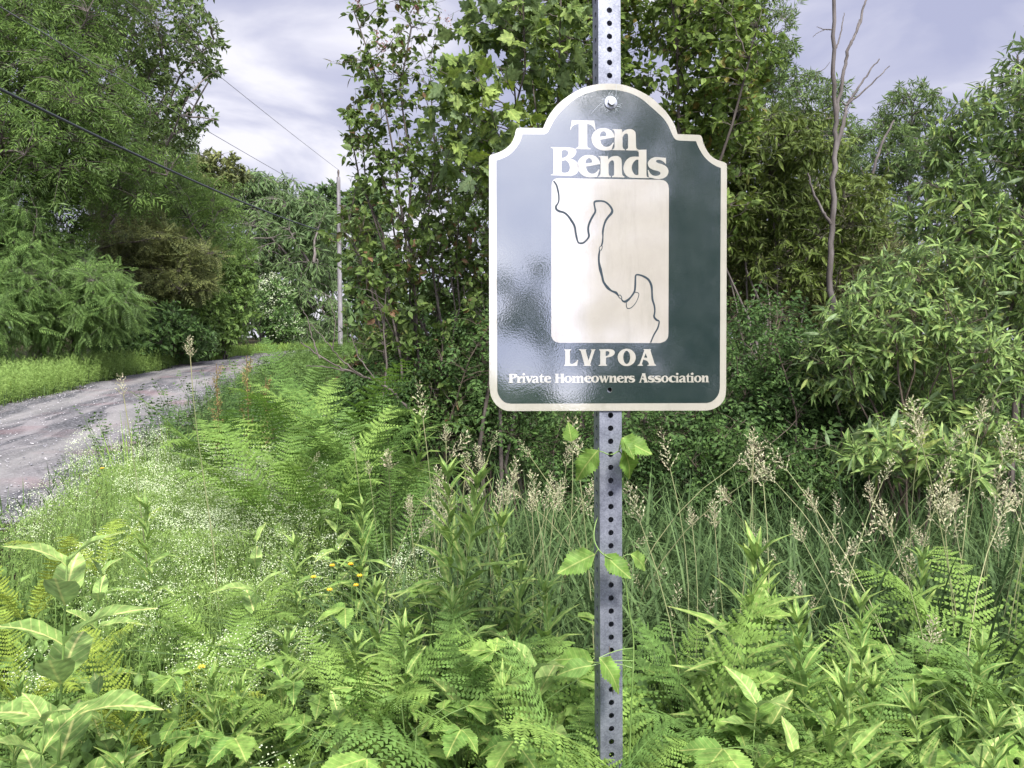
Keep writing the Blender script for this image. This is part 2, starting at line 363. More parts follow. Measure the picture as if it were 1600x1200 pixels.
RX = xl[:, None] + (xr - xl)[:, None] * uu[None]; RY = np.repeat(yy[:, None], nu, 1)
edge = np.minimum(uu, 1 - uu)
wig = .16 * np.sin(yy * 2.3) + .12 * np.sin(yy * 5.1 + 1) + .07 * np.sin(yy * 11)
RX = RX + wig[:, None] * np.where(uu < .5, (1 - uu * 2) ** 2, -(uu * 2 - 1) ** 2)[None]
RZ = gz(RX, RY) + .035 + .05 * np.sin(np.pi * uu)[None] - .018 * (np.exp(-((uu - .28) / .07) ** 2) + np.exp(-((uu - .72) / .07) ** 2))[None] + rng.normal(0, .004, RX.shape) - .08 * (edge == 0)[None]
V = np.stack([RX, RY, RZ], -1).reshape(-1, 3); UV = np.stack([np.repeat(uu[None], len(yy), 0), RY / 5], -1).reshape(-1, 2)
I, J = np.meshgrid(np.arange(len(yy) - 1), np.arange(nu - 1), indexing='ij'); A = (I * nu + J).ravel()
T = np.concatenate([np.stack([A, A + 1, A + nu + 1], -1), np.stack([A, A + nu + 1, A + nu], -1)])
def road_mat():
    m, N, L = mat_base('gravel')
    o = N.new('ShaderNodeOutputMaterial'); b = N.new('ShaderNodeBsdfPrincipled'); L.new(b.outputs[0], o.inputs[0]); b.inputs['Roughness'].default_value = .9
    b.inputs['Specular IOR Level'].default_value = .25
    t = N.new('ShaderNodeTexCoord'); uv = N.new('ShaderNodeUVMap')
    v1 = N.new('ShaderNodeTexVoronoi'); v1.inputs['Scale'].default_value = 38; L.new(t.outputs['Object'], v1.inputs['Vector'])
    r1 = N.new('ShaderNodeValToRGB'); r1.color_ramp.elements[0].color = (.045, .045, .048, 1); r1.color_ramp.elements[1].color = (.22, .218, .218, 1)
    q = r1.color_ramp.elements.new(.9); q.color = (.12, .119, .124, 1)
    bw = N.new('ShaderNodeSeparateXYZ'); L.new(v1.outputs['Color'], bw.inputs[0]); L.new(bw.outputs[0], r1.inputs[0])
    n1 = N.new('ShaderNodeTexNoise'); n1.inputs['Scale'].default_value = 1.0; n1.inputs['Detail'].default_value = 5; n1.inputs['Distortion'].default_value = .6
    mpn = N.new('ShaderNodeMapping'); mpn.inputs['Scale'].default_value = (11, 2.2, 1); L.new(uv.outputs[0], mpn.inputs[0]); L.new(mpn.outputs[0], n1.inputs['Vector'])
    r2 = N.new('ShaderNodeValToRGB'); r2.color_ramp.elements[0].position = .46; r2.color_ramp.elements[0].color = (0, 0, 0, 1); r2.color_ramp.elements[1].position = .62
    L.new(n1.outputs[0], r2.inputs[0])
    mix1 = N.new('ShaderNodeMix'); mix1.data_type = 'RGBA'; mfac = N.new('ShaderNodeMath'); mfac.operation = 'MULTIPLY'; mfac.inputs[1].default_value = .55
    L.new(r2.outputs[0], mfac.inputs[0]); L.new(mfac.outputs[0], mix1.inputs[0]); L.new(r1.outputs[0], mix1.inputs[6]); mix1.inputs[7].default_value = (.29, .27, .265, 1)
    n2 = N.new('ShaderNodeTexNoise'); n2.inputs['Scale'].default_value = .8; n2.inputs['Detail'].default_value = 3; L.new(t.outputs['Object'], n2.inputs['Vector'])
    r3 = N.new('ShaderNodeMapRange'); r3.inputs['From Min'].default_value = .55; r3.inputs['From Max'].default_value = .7; r3.inputs['To Max'].default_value = .35; L.new(n2.outputs[0], r3.inputs[0])
    mix2 = N.new('ShaderNodeMix'); mix2.data_type = 'RGBA'; L.new(r3.outputs[0], mix2.inputs[0]); L.new(mix1.outputs[2], mix2.inputs[6]); mix2.inputs[7].default_value = (.22, .12, .12, 1)
    su_ = N.new('ShaderNodeSeparateXYZ'); L.new(uv.outputs[0], su_.inputs[0])
    wob = N.new('ShaderNodeMath'); wob.operation = 'MULTIPLY_ADD'; wob.inputs[1].default_value = .16; L.new(n1.outputs[0], wob.inputs[0]); L.new(su_.outputs[0], wob.inputs[2])
    pp_ = N.new('ShaderNodeMath'); pp_.operation = 'PINGPONG'; pp_.inputs[1].default_value = .58; L.new(wob.outputs[0], pp_.inputs[0])
    df = N.new('ShaderNodeMath'); df.operation = 'SUBTRACT'; df.inputs[1].default_value = .34; L.new(pp_.outputs[0], df.inputs[0])
    ab_ = N.new('ShaderNodeMath'); ab_.operation = 'ABSOLUTE'; L.new(df.outputs[0], ab_.inputs[0])
    tk = N.new('ShaderNodeMapRange'); tk.inputs['From Min'].default_value = .03; tk.inputs['From Max'].default_value = .12; tk.inputs['To Min'].default_value = .5; tk.inputs['To Max'].default_value = 0; L.new(ab_.outputs[0], tk.inputs[0])
    mix3 = N.new('ShaderNodeMix'); mix3.data_type = 'RGBA'; L.new(tk.outputs[0], mix3.inputs[0]); L.new(mix2.outputs[2], mix3.inputs[6]); mix3.inputs[7].default_value = (.26, .25, .235, 1)
    L.new(mix3.outputs[2], b.inputs['Base Color'])
    bp = N.new('ShaderNodeBump'); bp.inputs['Strength'].default_value = .8; bp.inputs['Distance'].default_value = .015; L.new(v1.outputs['Distance'], bp.inputs['Height']); L.new(bp.outputs[0], b.inputs['Normal'])
    return m
M['road'] = road_mat()
rd = ob('gravel_road', mesh('gravel_road', V, T, M['road'], UV, True)); rd['kind'] = 'structure'
# loose stones on the road
mb = MB(); n = 9000
ys = 4.5 + 16 * rng.random(n) ** 1.4; us = rng.random(n); us = np.where(rng.random(n) < .35, us ** 3 * .12, us); us = np.where(rng.random(n) < .25, 1 - us * .12, us)
xs = np.interp(ys, yy, xl) + us * (np.interp(ys, yy, xr) - np.interp(ys, yy, xl))
oc = (np.array([(1, 0, 0), (-1, 0, 0), (0, 1, 0), (0, -1, 0), (0, 0, .7), (0, 0, -.5)]), np.array([(0, 2, 4), (2, 1, 4), (1, 3, 4), (3, 0, 4), (2, 0, 5), (1, 2, 5), (3, 1, 5), (0, 3, 5)]), np.zeros((6, 2)))
th = rng.random(n) * 6.28
scatter(mb, oc, np.stack([xs, ys, gz(xs, ys) + .045 + .05 * np.sin(np.pi * us)], -1), np.stack([np.cos(th), np.sin(th), rng.normal(0, .2, n)], -1), np.tile([0, 0, 1.], (n, 1)) + rng.normal(0, .3, (n, 3)), .004 + .016 * rng.random(n) ** 3)
M['stone'] = leaf_mat('loose_stone', (.20, .20, .22), (.48, .46, .46), trans=0, rough=.9)
o = ob('loose_stones', mb.mesh('loose_stones', M['stone'])); tag(o, 'loose pale gravel stones lying on the dirt road', 'gravel', kind='stuff')

# ------------------------------------------------------------------ the sign
D0 = 1.49; YAW = R(8.3)
sr = cR * math.cos(YAW) + cF * math.sin(YAW)
su = norm(cU + cR * -.003); sr = norm(sr - su * np.dot(sr, su)); sn = np.cross(sr, su)       # sn faces the camera
sn = sn if np.dot(sn, -cF) > 0 else -sn
S0 = P(951, 390, D0)
def st(px, py):
    ray = cF + cR * (px - 800) / F + cU * (600 - py) / F
    k = np.dot(S0 - CAM, sn) / np.dot(ray, sn)
    q = CAM + ray * k - S0
    return np.array([np.dot(q, sr), np.dot(q, su)])
def smooth(pts, sub=5):
    """(x,y) corner, (x,y,1) smooth"""
    n = len(pts); out = []
    for i in range(n):
        p = np.array(pts[i][:2], float); q = np.array(pts[(i + 1) % n][:2], float)
        si = len(pts[i]) > 2; sj = len(pts[(i + 1) % n]) > 2
        out.append(p)
        if not (si or sj): continue
        a = np.array(pts[i - 1][:2], float) if si else None; b = np.array(pts[(i + 2) % n][:2], float) if sj else None
        m0 = (q - a) / 2 if a is not None else (q - p); m1 = (b - p) / 2 if b is not None else (q - p)
        for k in range(1, sub):
            t = k / sub
            out.append((2 * t ** 3 - 3 * t ** 2 + 1) * p + (t ** 3 - 2 * t ** 2 + t) * m0 + (-2 * t ** 3 + 3 * t ** 2) * q + (t ** 3 - t ** 2) * m1)
    return out
def plate(loops, z0, z1, mb):
    """loops: list of lists of local 2D points (outer first); front at z1, back at z0 (None = sheet)"""
    polys = [[Vector((p[0], p[1], 0)) for p in l] for l in loops]
    tris = geometry.tessellate_polygon(polys)
    flat = np.array([p for l in loops for p in l], float)
    f = S0 + flat[:, :1] * sr + flat[:, 1:] * su
    T = np.array(tris)
    nn = np.cross(flat[T[:, 1]] - flat[T[:, 0]], flat[T[:, 2]] - flat[T[:, 0]])
    T[nn < 0] = T[nn < 0][:, ::-1]
    fr = f + sn * z1
    if z0 is None:
        mb.add(fr, T); return
    bk = f + sn * z0
    mb.add(fr, T); mb.add(bk, T[:, ::-1])
    for l in range(len(loops)):
        s = sum(len(k) for k in loops[:l]); n = len(loops[l]); a = np.arange(n); b = (a + 1) % n
        v = np.concatenate([fr[s:s + n], bk[s:s + n]])
        mb.add(v, np.concatenate([np.stack([a, b, b + n], -1), np.stack([a, b + n, a + n], -1)]))
def px_loop(pts, x0=0, y0=0, k=1, sub=5, dx=0, dy=0):
    return [st(x0 + p[0] * k + dx, y0 + p[1] * k + dy) for p in smooth(pts, sub)]
outer = [(764.4, 600), (765.3, 608.7), (767.5, 620, 1), (773.7, 630.6, 1), (781.9, 637.8, 1), (790, 641.4, 1), (797, 642.2), (1103, 641.4), (1112.5, 639.6, 1), (1121.9, 635, 1), (1129, 628, 1), (1133, 619.4, 1), (1134.3, 608.7),
         (1135.6, 260), (1134.6, 256, 1), (1131, 253.6, 1), (1118.6, 249.1, 1), (1109.3, 242.1, 1), (1102.3, 231.6, 1), (1098.4, 222.3, 1), (1097, 216, 1), (1094.6, 211.9, 1), (1090, 210.9), (1058.6, 209.7), (1053.3, 194.3, 1), (1041.7, 176.5, 1), (1030, 164, 1), (1016, 151.8, 1), (1000, 142.6, 1),
         (985.9, 136.4, 1), (971.9, 132.4, 1), (955, 130.8, 1), (938, 131.3, 1), (924, 133.6, 1), (909, 138.2, 1), (892, 147.3, 1), (875, 160, 1), (863.5, 172.5, 1), (855, 185.5, 1), (848.3, 200.5), (812, 199.7), (808, 200.6, 1), (805.8, 204.5, 1), (803.8, 213.3, 1), (798.2, 224.5, 1), (788.8, 233.1, 1), (778.3, 238.4, 1), (768.5, 241.7, 1), (765, 243.8, 1), (764.1, 248)]
inner = [(776.9, 606), (777.6, 613, 1), (781.4, 621.5, 1), (789, 628.6, 1), (798, 630.6), (1104, 629.6), (1111, 627.6, 1), (1117.5, 622.8, 1), (1122.6, 615, 1), (1124.4, 606), (1126, 262.6), (1117.6, 259.2, 1), (1108.3, 253, 1), (1099.3, 244, 1), (1091.8, 231.6, 1), (1087.2, 220.9), (1061, 219.8), (1054.5, 217.4, 1), (1049.7, 209.5, 1), (1044, 196.7, 1), (1037, 186, 1), (1028, 177, 1), (1016, 166.3, 1), (1001, 154, 1),
         (986, 146.6, 1), (969, 142, 1), (952.2, 140.4, 1), (935.3, 141.6, 1), (921.3, 144.8, 1), (908, 149.6, 1), (892, 160, 1), (877, 174, 1), (867, 186.5, 1), (860, 199, 1), (856, 206.8, 1), (850.5, 210.2), (816.2, 210), (812.5, 221.5, 1), (805.2, 233.1, 1), (795.8, 242.2, 1), (785.3, 247.7, 1), (775.6, 251.2)]
def circ(cx, cy, r, n=14): return [(cx + r * math.cos(2 * math.pi * i / n), cy + r * math.sin(2 * math.pi * i / n)) for i in range(n)]
hole = px_loop(circ(952.3, 609.4, 4.0))
def gloss_mat(name, col, scratch=0.0, emb=.035, rough=.012):
    m, N, L = mat_base(name)
    o = N.new('ShaderNodeOutputMaterial'); b = N.new('ShaderNodeBsdfPrincipled'); L.new(b.outputs[0], o.inputs[0])
    t = N.new('ShaderNodeTexCoord')
    n = N.new('ShaderNodeTexNoise'); n.inputs['Scale'].default_value = 18; n.inputs['Detail'].default_value = 6; n.inputs['Roughness'].default_value = .7; L.new(t.outputs['Object'], n.inputs['Vector'])
    r = N.new('ShaderNodeValToRGB'); r.color_ramp.elements[0].position = .3; r.color_ramp.elements[1].position = .75
    r.color_ramp.elements[0].color = (*[c * .93 for c in col], 1); r.color_ramp.elements[1].color = (*[min(1, c * 1.06 + scratch * .02) for c in col], 1)
    L.new(n.outputs[0], r.inputs[0])
    # small pale specks and dirt
    v = N.new('ShaderNodeTexNoise'); v.inputs['Scale'].default_value = 160; v.inputs['Detail'].default_value = 3; L.new(t.outputs['Object'], v.inputs['Vector'])
    mr = N.new('ShaderNodeMapRange'); mr.inputs['From Min'].default_value = .66; mr.inputs['From Max'].default_value = .78; mr.inputs['To Max'].default_value = .35; L.new(v.outputs[0], mr.inputs[0])
    mc = N.new('ShaderNodeMix'); mc.data_type = 'RGBA'; L.new(mr.outputs[0], mc.inputs[0]); L.new(r.outputs[0], mc.inputs[6])
    mc.inputs[7].default_value = (*([c * 2.2 + .04 for c in col] if scratch else [c * .78 for c in col]), 1)
    L.new(mc.outputs[2], b.inputs['Base Color'])
    gr_ = N.new('ShaderNodeTexNoise'); gr_.inputs['Scale'].default_value = 9; gr_.inputs['Detail'].default_value = 7; gr_.inputs['Roughness'].default_value = .75
    gm_ = N.new('ShaderNodeMapping'); gm_.inputs['Scale'].default_value = (3, 3, .5); L.new(t.outputs['Object'], gm_.inputs[0]); L.new(gm_.outputs[0], gr_.inputs['Vector'])
    g2_ = N.new('ShaderNodeMapRange'); g2_.inputs['From Min'].default_value = .48; g2_.inputs['From Max'].default_value = .75; g2_.inputs['To Max'].default_value = .35; L.new(gr_.outputs[0], g2_.inputs[0])
    g3_ = N.new('ShaderNodeMix'); g3_.data_type = 'RGBA'; L.new(g2_.outputs[0], g3_.inputs[0]); L.new(mc.outputs[2], g3_.inputs[6]); g3_.inputs[7].default_value = (.22, .22, .17, 1) if not scratch else (.05, .07, .06, 1)
    L.new(g3_.outputs[2], b.inputs['Base Color'])
    b.inputs['Roughness'].default_value = .4; b.inputs['Specular IOR Level'].default_value = .3
    b.inputs['Coat Weight'].default_value = 1; b.inputs['Coat Roughness'].default_value = rough; b.inputs['Coat IOR'].default_value = 2.85
    w = N.new('ShaderNodeTexNoise'); w.inputs['Scale'].default_value = 330; w.inputs['Detail'].default_value = 2; L.new(t.outputs['Object'], w.inputs['Vector'])
    w2 = N.new('ShaderNodeTexNoise'); w2.inputs['Scale'].default_value = 22; w2.inputs['Detail'].default_value = 2; L.new(t.outputs['Object'], w2.inputs['Vector'])
    b1 = N.new('ShaderNodeBump'); b1.inputs['Strength'].default_value = 1; b1.inputs['Distance'].default_value = .00004; L.new(w.outputs[0], b1.inputs['Height'])
    b2 = N.new('ShaderNodeBump'); b2.inputs['Strength'].default_value = 1; b2.inputs['Distance'].default_value = .00006; L.new(w2.outputs[0], b2.inputs['Height']); L.new(b1.outputs[0], b2.inputs['Normal'])
    L.new(b2.outputs[0], b.inputs['Coat Normal'])
    return m
M['cream'] = gloss_mat('cream_film', (.45, .43, .355))
M['cream_map'] = gloss_mat('cream_map_film', (.45, .42, .36))
M['green'] = gloss_mat('green_film', (.006, .022, .019), 1)
M['river'] = plain_mat('river_line_ink', (.02, .035, .045), None, .35, .5)
def galv():
    m, N, L = mat_base('galvanised_steel')
    o = N.new('ShaderNodeOutputMaterial'); b = N.new('ShaderNodeBsdfPrincipled'); L.new(b.outputs[0], o.inputs[0])
    t = N.new('ShaderNodeTexCoord'); v = N.new('ShaderNodeTexVoronoi'); v.inputs['Scale'].default_value = 420; L.new(t.outputs['Object'], v.inputs['Vector'])
    n = N.new('ShaderNodeTexNoise'); n.inputs['Scale'].default_value = 35; n.inputs['Detail'].default_value = 5; L.new(t.outputs['Object'], n.inputs['Vector'])
    sp = N.new('ShaderNodeSeparateXYZ'); L.new(v.outputs['Color'], sp.inputs[0])
    ad = N.new('ShaderNodeMath'); ad.operation = 'MULTIPLY_ADD'; ad.inputs[1].default_value = .35; L.new(sp.outputs[0], ad.inputs[0]); L.new(n.outputs[0], ad.inputs[2])
    r = N.new('ShaderNodeValToRGB'); r.color_ramp.elements[0].position = .35; r.color_ramp.elements[1].position = 1; r.color_ramp.elements[0].color = (.13, .14, .175, 1); r.color_ramp.elements[1].color = (.30, .315, .365, 1)
    L.new(ad.outputs[0], r.inputs[0]); L.new(r.outputs[0], b.inputs['Base Color']); b.inputs['Metallic'].default_value = .55; b.inputs['Roughness'].default_value = .52
    bp = N.new('ShaderNodeBump'); bp.inputs['Distance'].default_value = .0006; bp.inputs['Strength'].default_value = .6; L.new(n.outputs[0], bp.inputs['Height']); L.new(bp.outputs[0], b.inputs['Normal'])
    return m
M['galv'] = galv()
M['bolt'] = plain_mat('zinc_bolt', (.36, .38, .42), (.55, .57, .6), .35, .5, metal=.7, scale=200)
# post
pc = st(954.0, 420); pxc = pc[0]
post_top = st(954, -60)[1]; base_pt = S0 + sr * pxc
post_len = (base_pt[2] + 0.15 + 0) / su[2]
post_bot = -(base_pt[2] + .1) / su[2]
sign = thing('road_sign', 'green and cream association sign bolted to a perforated steel post', 'sign', tuple(S0 + sr * pxc + su * post_bot))
sloc = np.array(sign.location)
pb = MB(); Wd = .0445; st_ = .0021; cell = .0254
hy = st(954, 142 / 1200 * 0 + 15)[1]       # a hole centre
def face(center_off, xdir, ndir):
    """one perforated wall; center_off vector from the post axis, wall along su"""
    nh = 12; r = .0056
    k0 = int(math.floor((post_bot - hy) / cell)); k1 = int(math.ceil((post_top - hy) / cell))
    th = (np.arange(nh) + .5) * 2 * math.pi / nh
    ci = np.stack([r * np.cos(th), r * np.sin(th)], -1)
    ca = np.maximum(np.abs(np.cos(th)) / (Wd / 2), np.abs(np.sin(th)) / (cell / 2))
    sq = np.stack([np.cos(th) / ca, np.sin(th) / ca], -1)
    corners = np.array([(Wd / 2, cell / 2), (-Wd / 2, cell / 2), (-Wd / 2, -cell / 2), (Wd / 2, -cell / 2)])
    a = np.arange(nh); b = (a + 1) % nh
    T = [*np.stack([a, a + nh, b + nh], -1), *np.stack([a, b + nh, b], -1)]
    ang = np.arctan2(corners[:, 1], corners[:, 0]) % (2 * math.pi)
    for ci_, an in enumerate(ang):
        i = int(np.searchsorted(th, an)) - 1
        T.append([(i % nh) + nh, 2 * nh + ci_, ((i + 1) % nh) + nh])
    T = np.array(T); P2 = np.concatenate([ci, sq, corners])
    for k in range(k0, k1):
        c = S0 + sr * pxc + su * (hy + k * cell) + center_off
        f = c + P2[:, :1] * xdir + P2[:, 1:] * su
        pb.add(f, T); pb.add(f - ndir * st_, T[:, ::-1])
        ring = np.concatenate([f[:nh], f[:nh] - ndir * st_]); pb.add(ring, np.concatenate([np.stack([a, b, b + nh], -1), np.stack([a, b + nh, a + nh], -1)]))
back = -.0012 - .0015 - Wd / 2       # post axis behind the board
h = Wd / 2; bv = .0022
face(sn * (back + h), sr, sn)
face(sn * (back - h), -sr, -sn)
face(sn * back - sr * h, sn, -sr)
face(sn * back + sr * h, -sn, sr)
o = ob('post', pb.mesh('post', M['galv'], sloc), sign)
# board
bm_ = MB(); plate([px_loop(outer), hole], -.0012, .0008, bm_)
board = ob('board', bm_.mesh('board', M['cream'], sloc), sign)
gm = MB(); plate([px_loop(inner), hole], None, .0011, gm); ob('green_field', gm.mesh('green_field', M['green'], sloc), board)
mp_ = [(861, 520), (861.8, 527, 1), (866, 533, 1), (873, 535.6), (1031.5, 536), (1038.8, 533, 1), (1043, 527.5, 1), (1044, 520), (1044.8, 295), (1043, 287.5, 1), (1038, 282.6, 1), (1031, 281.2), (872, 278.6), (866.5, 280, 1), (862.8, 284, 1), (861.5, 290)]
gm = MB(); plate([px_loop(mp_)], None, .0014, gm); ob('map_panel', gm.mesh('map_panel', M['cream_map'], sloc), board)
# thin dark outline under the panel (printed shadow line)
def ribbon(pts, w, mb, z=.0017, x0=0, y0=0, k=1):
    c = [np.array((x0 + p[0] * k, y0 + p[1] * k)) for p in pts]; n = len(c)
    # Catmull-Rom
    q = []; ww = []
    for i in range(n - 1):
        a = c[max(0, i - 1)]; b = c[i]; d = c[i + 1]; e_ = c[min(n - 1, i + 2)]
        for s_ in range(4):
            t = s_ / 4
            q.append(.5 * ((2 * b) + (d - a) * t + (2 * a - 5 * b + 4 * d - e_) * t * t + (3 * b - a - 3 * d + e_) * t ** 3)); ww.append(w[i] * (1 - t) + w[i + 1] * t)
    q.append(c[-1]); ww.append(w[-1]); q = np.array(q); ww = np.array(ww)
    tg = norm(np.gradient(q, axis=0)); nn = np.stack([-tg[:, 1], tg[:, 0]], -1) * ww[:, None] / 2
    L_ = [st(*p) for p in q + nn]; R_ = [st(*p) for p in q - nn]
    f = lambda a: S0 + np.array(a)[:, :1] * sr + np.array(a)[:, 1:] * su + sn * z
    m = len(q); a = np.arange(m - 1)
    mb.add(np.concatenate([f(L_), f(R_)]), np.concatenate([np.stack([a, a + m, a + m + 1], -1), np.stack([a, a + m + 1, a + 1], -1)]))
rA = [(90, 75), (130, 130), (150, 200), (165, 280), (165, 360), (150, 400), (125, 440), (130, 480), (170, 510), (240, 530), (300, 580), (350, 650), (390, 720), (405, 800), (420, 880), (440, 950), (465, 970), (520, 965), (570, 920), (600, 870), (590, 800), (590, 740), (610, 670), (650, 590), (690, 520), (685, 460), (675, 400), (690, 370), (760, 362), (830, 375), (890, 420), (930, 480), (930, 530), (880, 590), (840, 650), (815, 720), (800, 800), (800, 880), (795, 950), (780, 1010)]
wA = [2.3, 2.4, 2.8, 2.4, 2.2, 2.2, 3.0, 3.2, 3.4, 3.0, 3.0, 3.4, 3.2, 2.8, 3.0, 2.2, 2.6, 2.6, 2.4, 3.0, 3.0, 3.0, 3.2, 3.2, 3.0, 2.4, 2.4, 3.2, 2.6, 2.6, 2.8, 3.2, 4.0, 3.4, 3.2, 2.8, 3.0, 1.8, 2.6, 2.2]
rm = MB(); ribbon(rA, wA, rm, x0=855, y0=275, k=.1083)
rB0 = [(103, 92), (108, 118), (92, 150)]; rB1 = [(100, 92), (76, 118), (80, 150)]
ribbon(rB0, [1.4, 1.0, 1.6], rm, x0=925, y0=370, k=.1459); ribbon(rB1, [1.4, 1.0, 1.6], rm, x0=925, y0=370, k=.1459)
rB = [(80, 148), (72, 200), (72, 270), (88, 350), (108, 430), (122, 485), (165, 545), (208, 580), (255, 600), (280, 632)]
ribbon(rB, [2.2, 3.0, 3.0, 4.6, 3.2, 3.2, 4.2, 2.6, 4.0, 1.8], rm, x0=925, y0=370, k=.1459)
ribbon([(280, 632), (300, 625), (316, 650), (310, 664), (288, 650), (279, 634)], [1, 1, 1.2, 1, 1, 1], rm, .0018, 925, 370, .1459)
rC = [(312, 664), (330, 690), (365, 690), (410, 650), (450, 590), (460, 530), (462, 460), (468, 412), (510, 410), (570, 435), (610, 470), (635, 530), (640, 600), (645, 670), (665, 740), (670, 800), (662, 855), (688, 890), (716, 908), (700, 980), (660, 1050), (625, 1134)]
ribbon(rC, [1.4, 2.4, 4.0, 2.6, 2.8, 3.0, 2.6, 2.4, 2.4, 3.2, 3.2, 3.4, 2.6, 3.0, 2.6, 2.2, 2.8, 3.0, 2.0, 2.4, 2.2, 2.0], rm, x0=925, y0=370, k=.1459)
ribbon([(450, 595), (490, 600), (498, 630), (470, 700), (430, 750), (395, 768), (370, 758), (364, 700)], [1.1] * 8, rm, .0018, 925, 370, .1459)
ob('river_line', rm.mesh('river_line', M['river'], sloc), board)
# lettering
s = 1
G = {}
G['T'] = [[(110, 42), (575, 50), (605, 250), (590, 250), (560, 190, s), (510, 145, s), (440, 120), (430, 122), (430, 570), (445, 608, s), (500, 632), (500, 650), (190, 642), (190, 625), (235, 605, s), (252, 570), (252, 118), (175, 138, s), (115, 180, s), (85, 245), (73, 240), (95, 140)]]
G['e'] = [[(998, 398), (980, 325, s), (930, 260, s), (850, 218, s), (760, 208, s), (660, 225, s), (570, 290, s), (525, 380, s), (525, 470, s), (570, 570, s), (650, 640, s), (760, 672, s), (860, 670, s), (935, 662), (985, 510), (965, 508), (920, 565, s), (850, 597, s), (780, 585, s), (725, 530, s), (703, 450)],
          [(695, 385), (828, 368), (822, 315, s), (795, 282, s), (755, 275, s), (715, 300, s), (697, 345, s)]]
G['n'] = [[(960, 228), (1150, 232), (1162, 300), (1210, 255, s), (1290, 230, s), (1370, 236, s), (1430, 290, s), (1441, 370), (1445, 560), (1455, 625, s), (1495, 655), (1495, 676), (1238, 670), (1238, 650), (1275, 630, s), (1282, 590), (1282, 380), (1272, 335, s), (1240, 318, s), (1195, 345, s), (1165, 400), (1165, 580), (1178, 630, s), (1212, 650), (1212, 670), (955, 665), (955, 650), (988, 630, s), (1000, 590), (1000, 290), (985, 255, s), (955, 240)]]
G['B'] = [[(85, 82), (540, 90), (650, 108, s), (715, 155, s), (722, 215, s), (690, 290, s), (630, 345, s), (575, 375), (650, 395, s), (730, 450, s), (778, 530, s), (788, 610, s), (765, 700, s), (700, 770, s), (590, 806), (88, 786), (88, 768), (130, 762), (148, 730), (150, 150), (130, 112), (85, 100)],
          [(356, 185), (395, 162, s), (460, 160, s), (512, 190, s), (525, 240, s), (490, 300, s), (430, 340, s), (356, 360)],
          [(356, 436), (410, 420, s), (460, 415, s), (520, 465, s), (555, 540, s), (558, 620, s), (525, 700, s), (440, 722, s), (378, 715, s), (355, 685)]]
G['d'] = [[(790, 152), (1035, 145), (1035, 770), (1050, 820, s), (1095, 842), (1095, 858), (860, 855), (680, 850), (590, 830, s), (510, 765, s), (467, 660, s), (465, 560, s), (510, 440, s), (600, 352, s), (700, 322, s), (845, 324), (845, 225), (830, 190, s), (790, 174)],
          [(836, 400), (836, 768), (795, 785, s), (735, 758, s), (685, 680, s), (668, 590, s), (690, 500, s), (740, 432, s), (790, 398, s)]]
G['s'] = [[(1495, 350), (1520, 348), (1526, 495), (1505, 495), (1470, 455, s), (1400, 412, s), (1330, 400, s), (1282, 418, s), (1278, 450, s), (1330, 485, s), (1430, 512, s), (1530, 570, s), (1582, 660, s), (1570, 760, s), (1500, 840, s), (1380, 880, s), (1260, 874, s), (1150, 848, s), (1098, 845), (1068, 655), (1088, 655), (1130, 735, s), (1200, 790, s), (1290, 800, s), (1370, 772, s), (1382, 722, s), (1330, 682, s), (1220, 655, s), (1120, 605, s), (1072, 520, s), (1085, 440, s), (1160, 365, s), (1270, 332, s), (1400, 342, s)]]
G['L'] = [[(130, 118), (345, 118), (345, 136), (308, 165), (303, 530), (325, 566, s), (380, 575, s), (470, 525, s), (545, 448), (563, 455), (525, 636), (120, 632), (120, 612), (156, 592), (160, 165), (130, 138)]]
G['V'] = [[(593, 118), (818, 118), (818, 134), (795, 150), (885, 470), (985, 155), (960, 135), (960, 118), (1102, 118), (1102, 136), (1078, 155), (935, 590), (965, 615), (965, 634), (732, 634), (732, 616), (760, 595), (640, 165), (593, 136)]]
G['P'] = [[(1213, 118), (1500, 110), (1600, 118, s), (1680, 155, s), (1705, 215, s), (1680, 285, s), (1600, 340, s), (1432, 378), (1427, 580), (1468, 608), (1468, 632), (1198, 632), (1198, 612), (1250, 590), (1255, 160), (1213, 138)],
          [(1420, 185), (1470, 172, s), (1522, 190, s), (1540, 230, s), (1510, 290, s), (1465, 322, s), (1420, 336)]]
G['O'] = [[(p[0], p[1], s) for p in [(578 + 282 * math.cos(a), 370 + 272 * math.sin(a)) for a in np.linspace(0, 2 * math.pi, 16, endpoint=False)]],
          [(p[0], p[1], s) for p in [(578 + 108 * math.cos(a), 368 + 205 * math.sin(a)) for a in np.linspace(0, 2 * math.pi, 12, endpoint=False)]]]
G['A'] = [[(1108, 113), (1332, 113), (1332, 130), (1318, 150), (1448, 570), (1492, 610), (1492, 630), (1228, 630), (1228, 612), (1268, 590, s), (1255, 530, s), (1200, 470, s), (1095, 436), (1058, 550), (1055, 592), (1088, 612), (1088, 630), (918, 630), (918, 612), (975, 580), (1130, 150), (1108, 130)],
          [(1170, 235), (1225, 392), (1180, 380, s), (1118, 378)]]
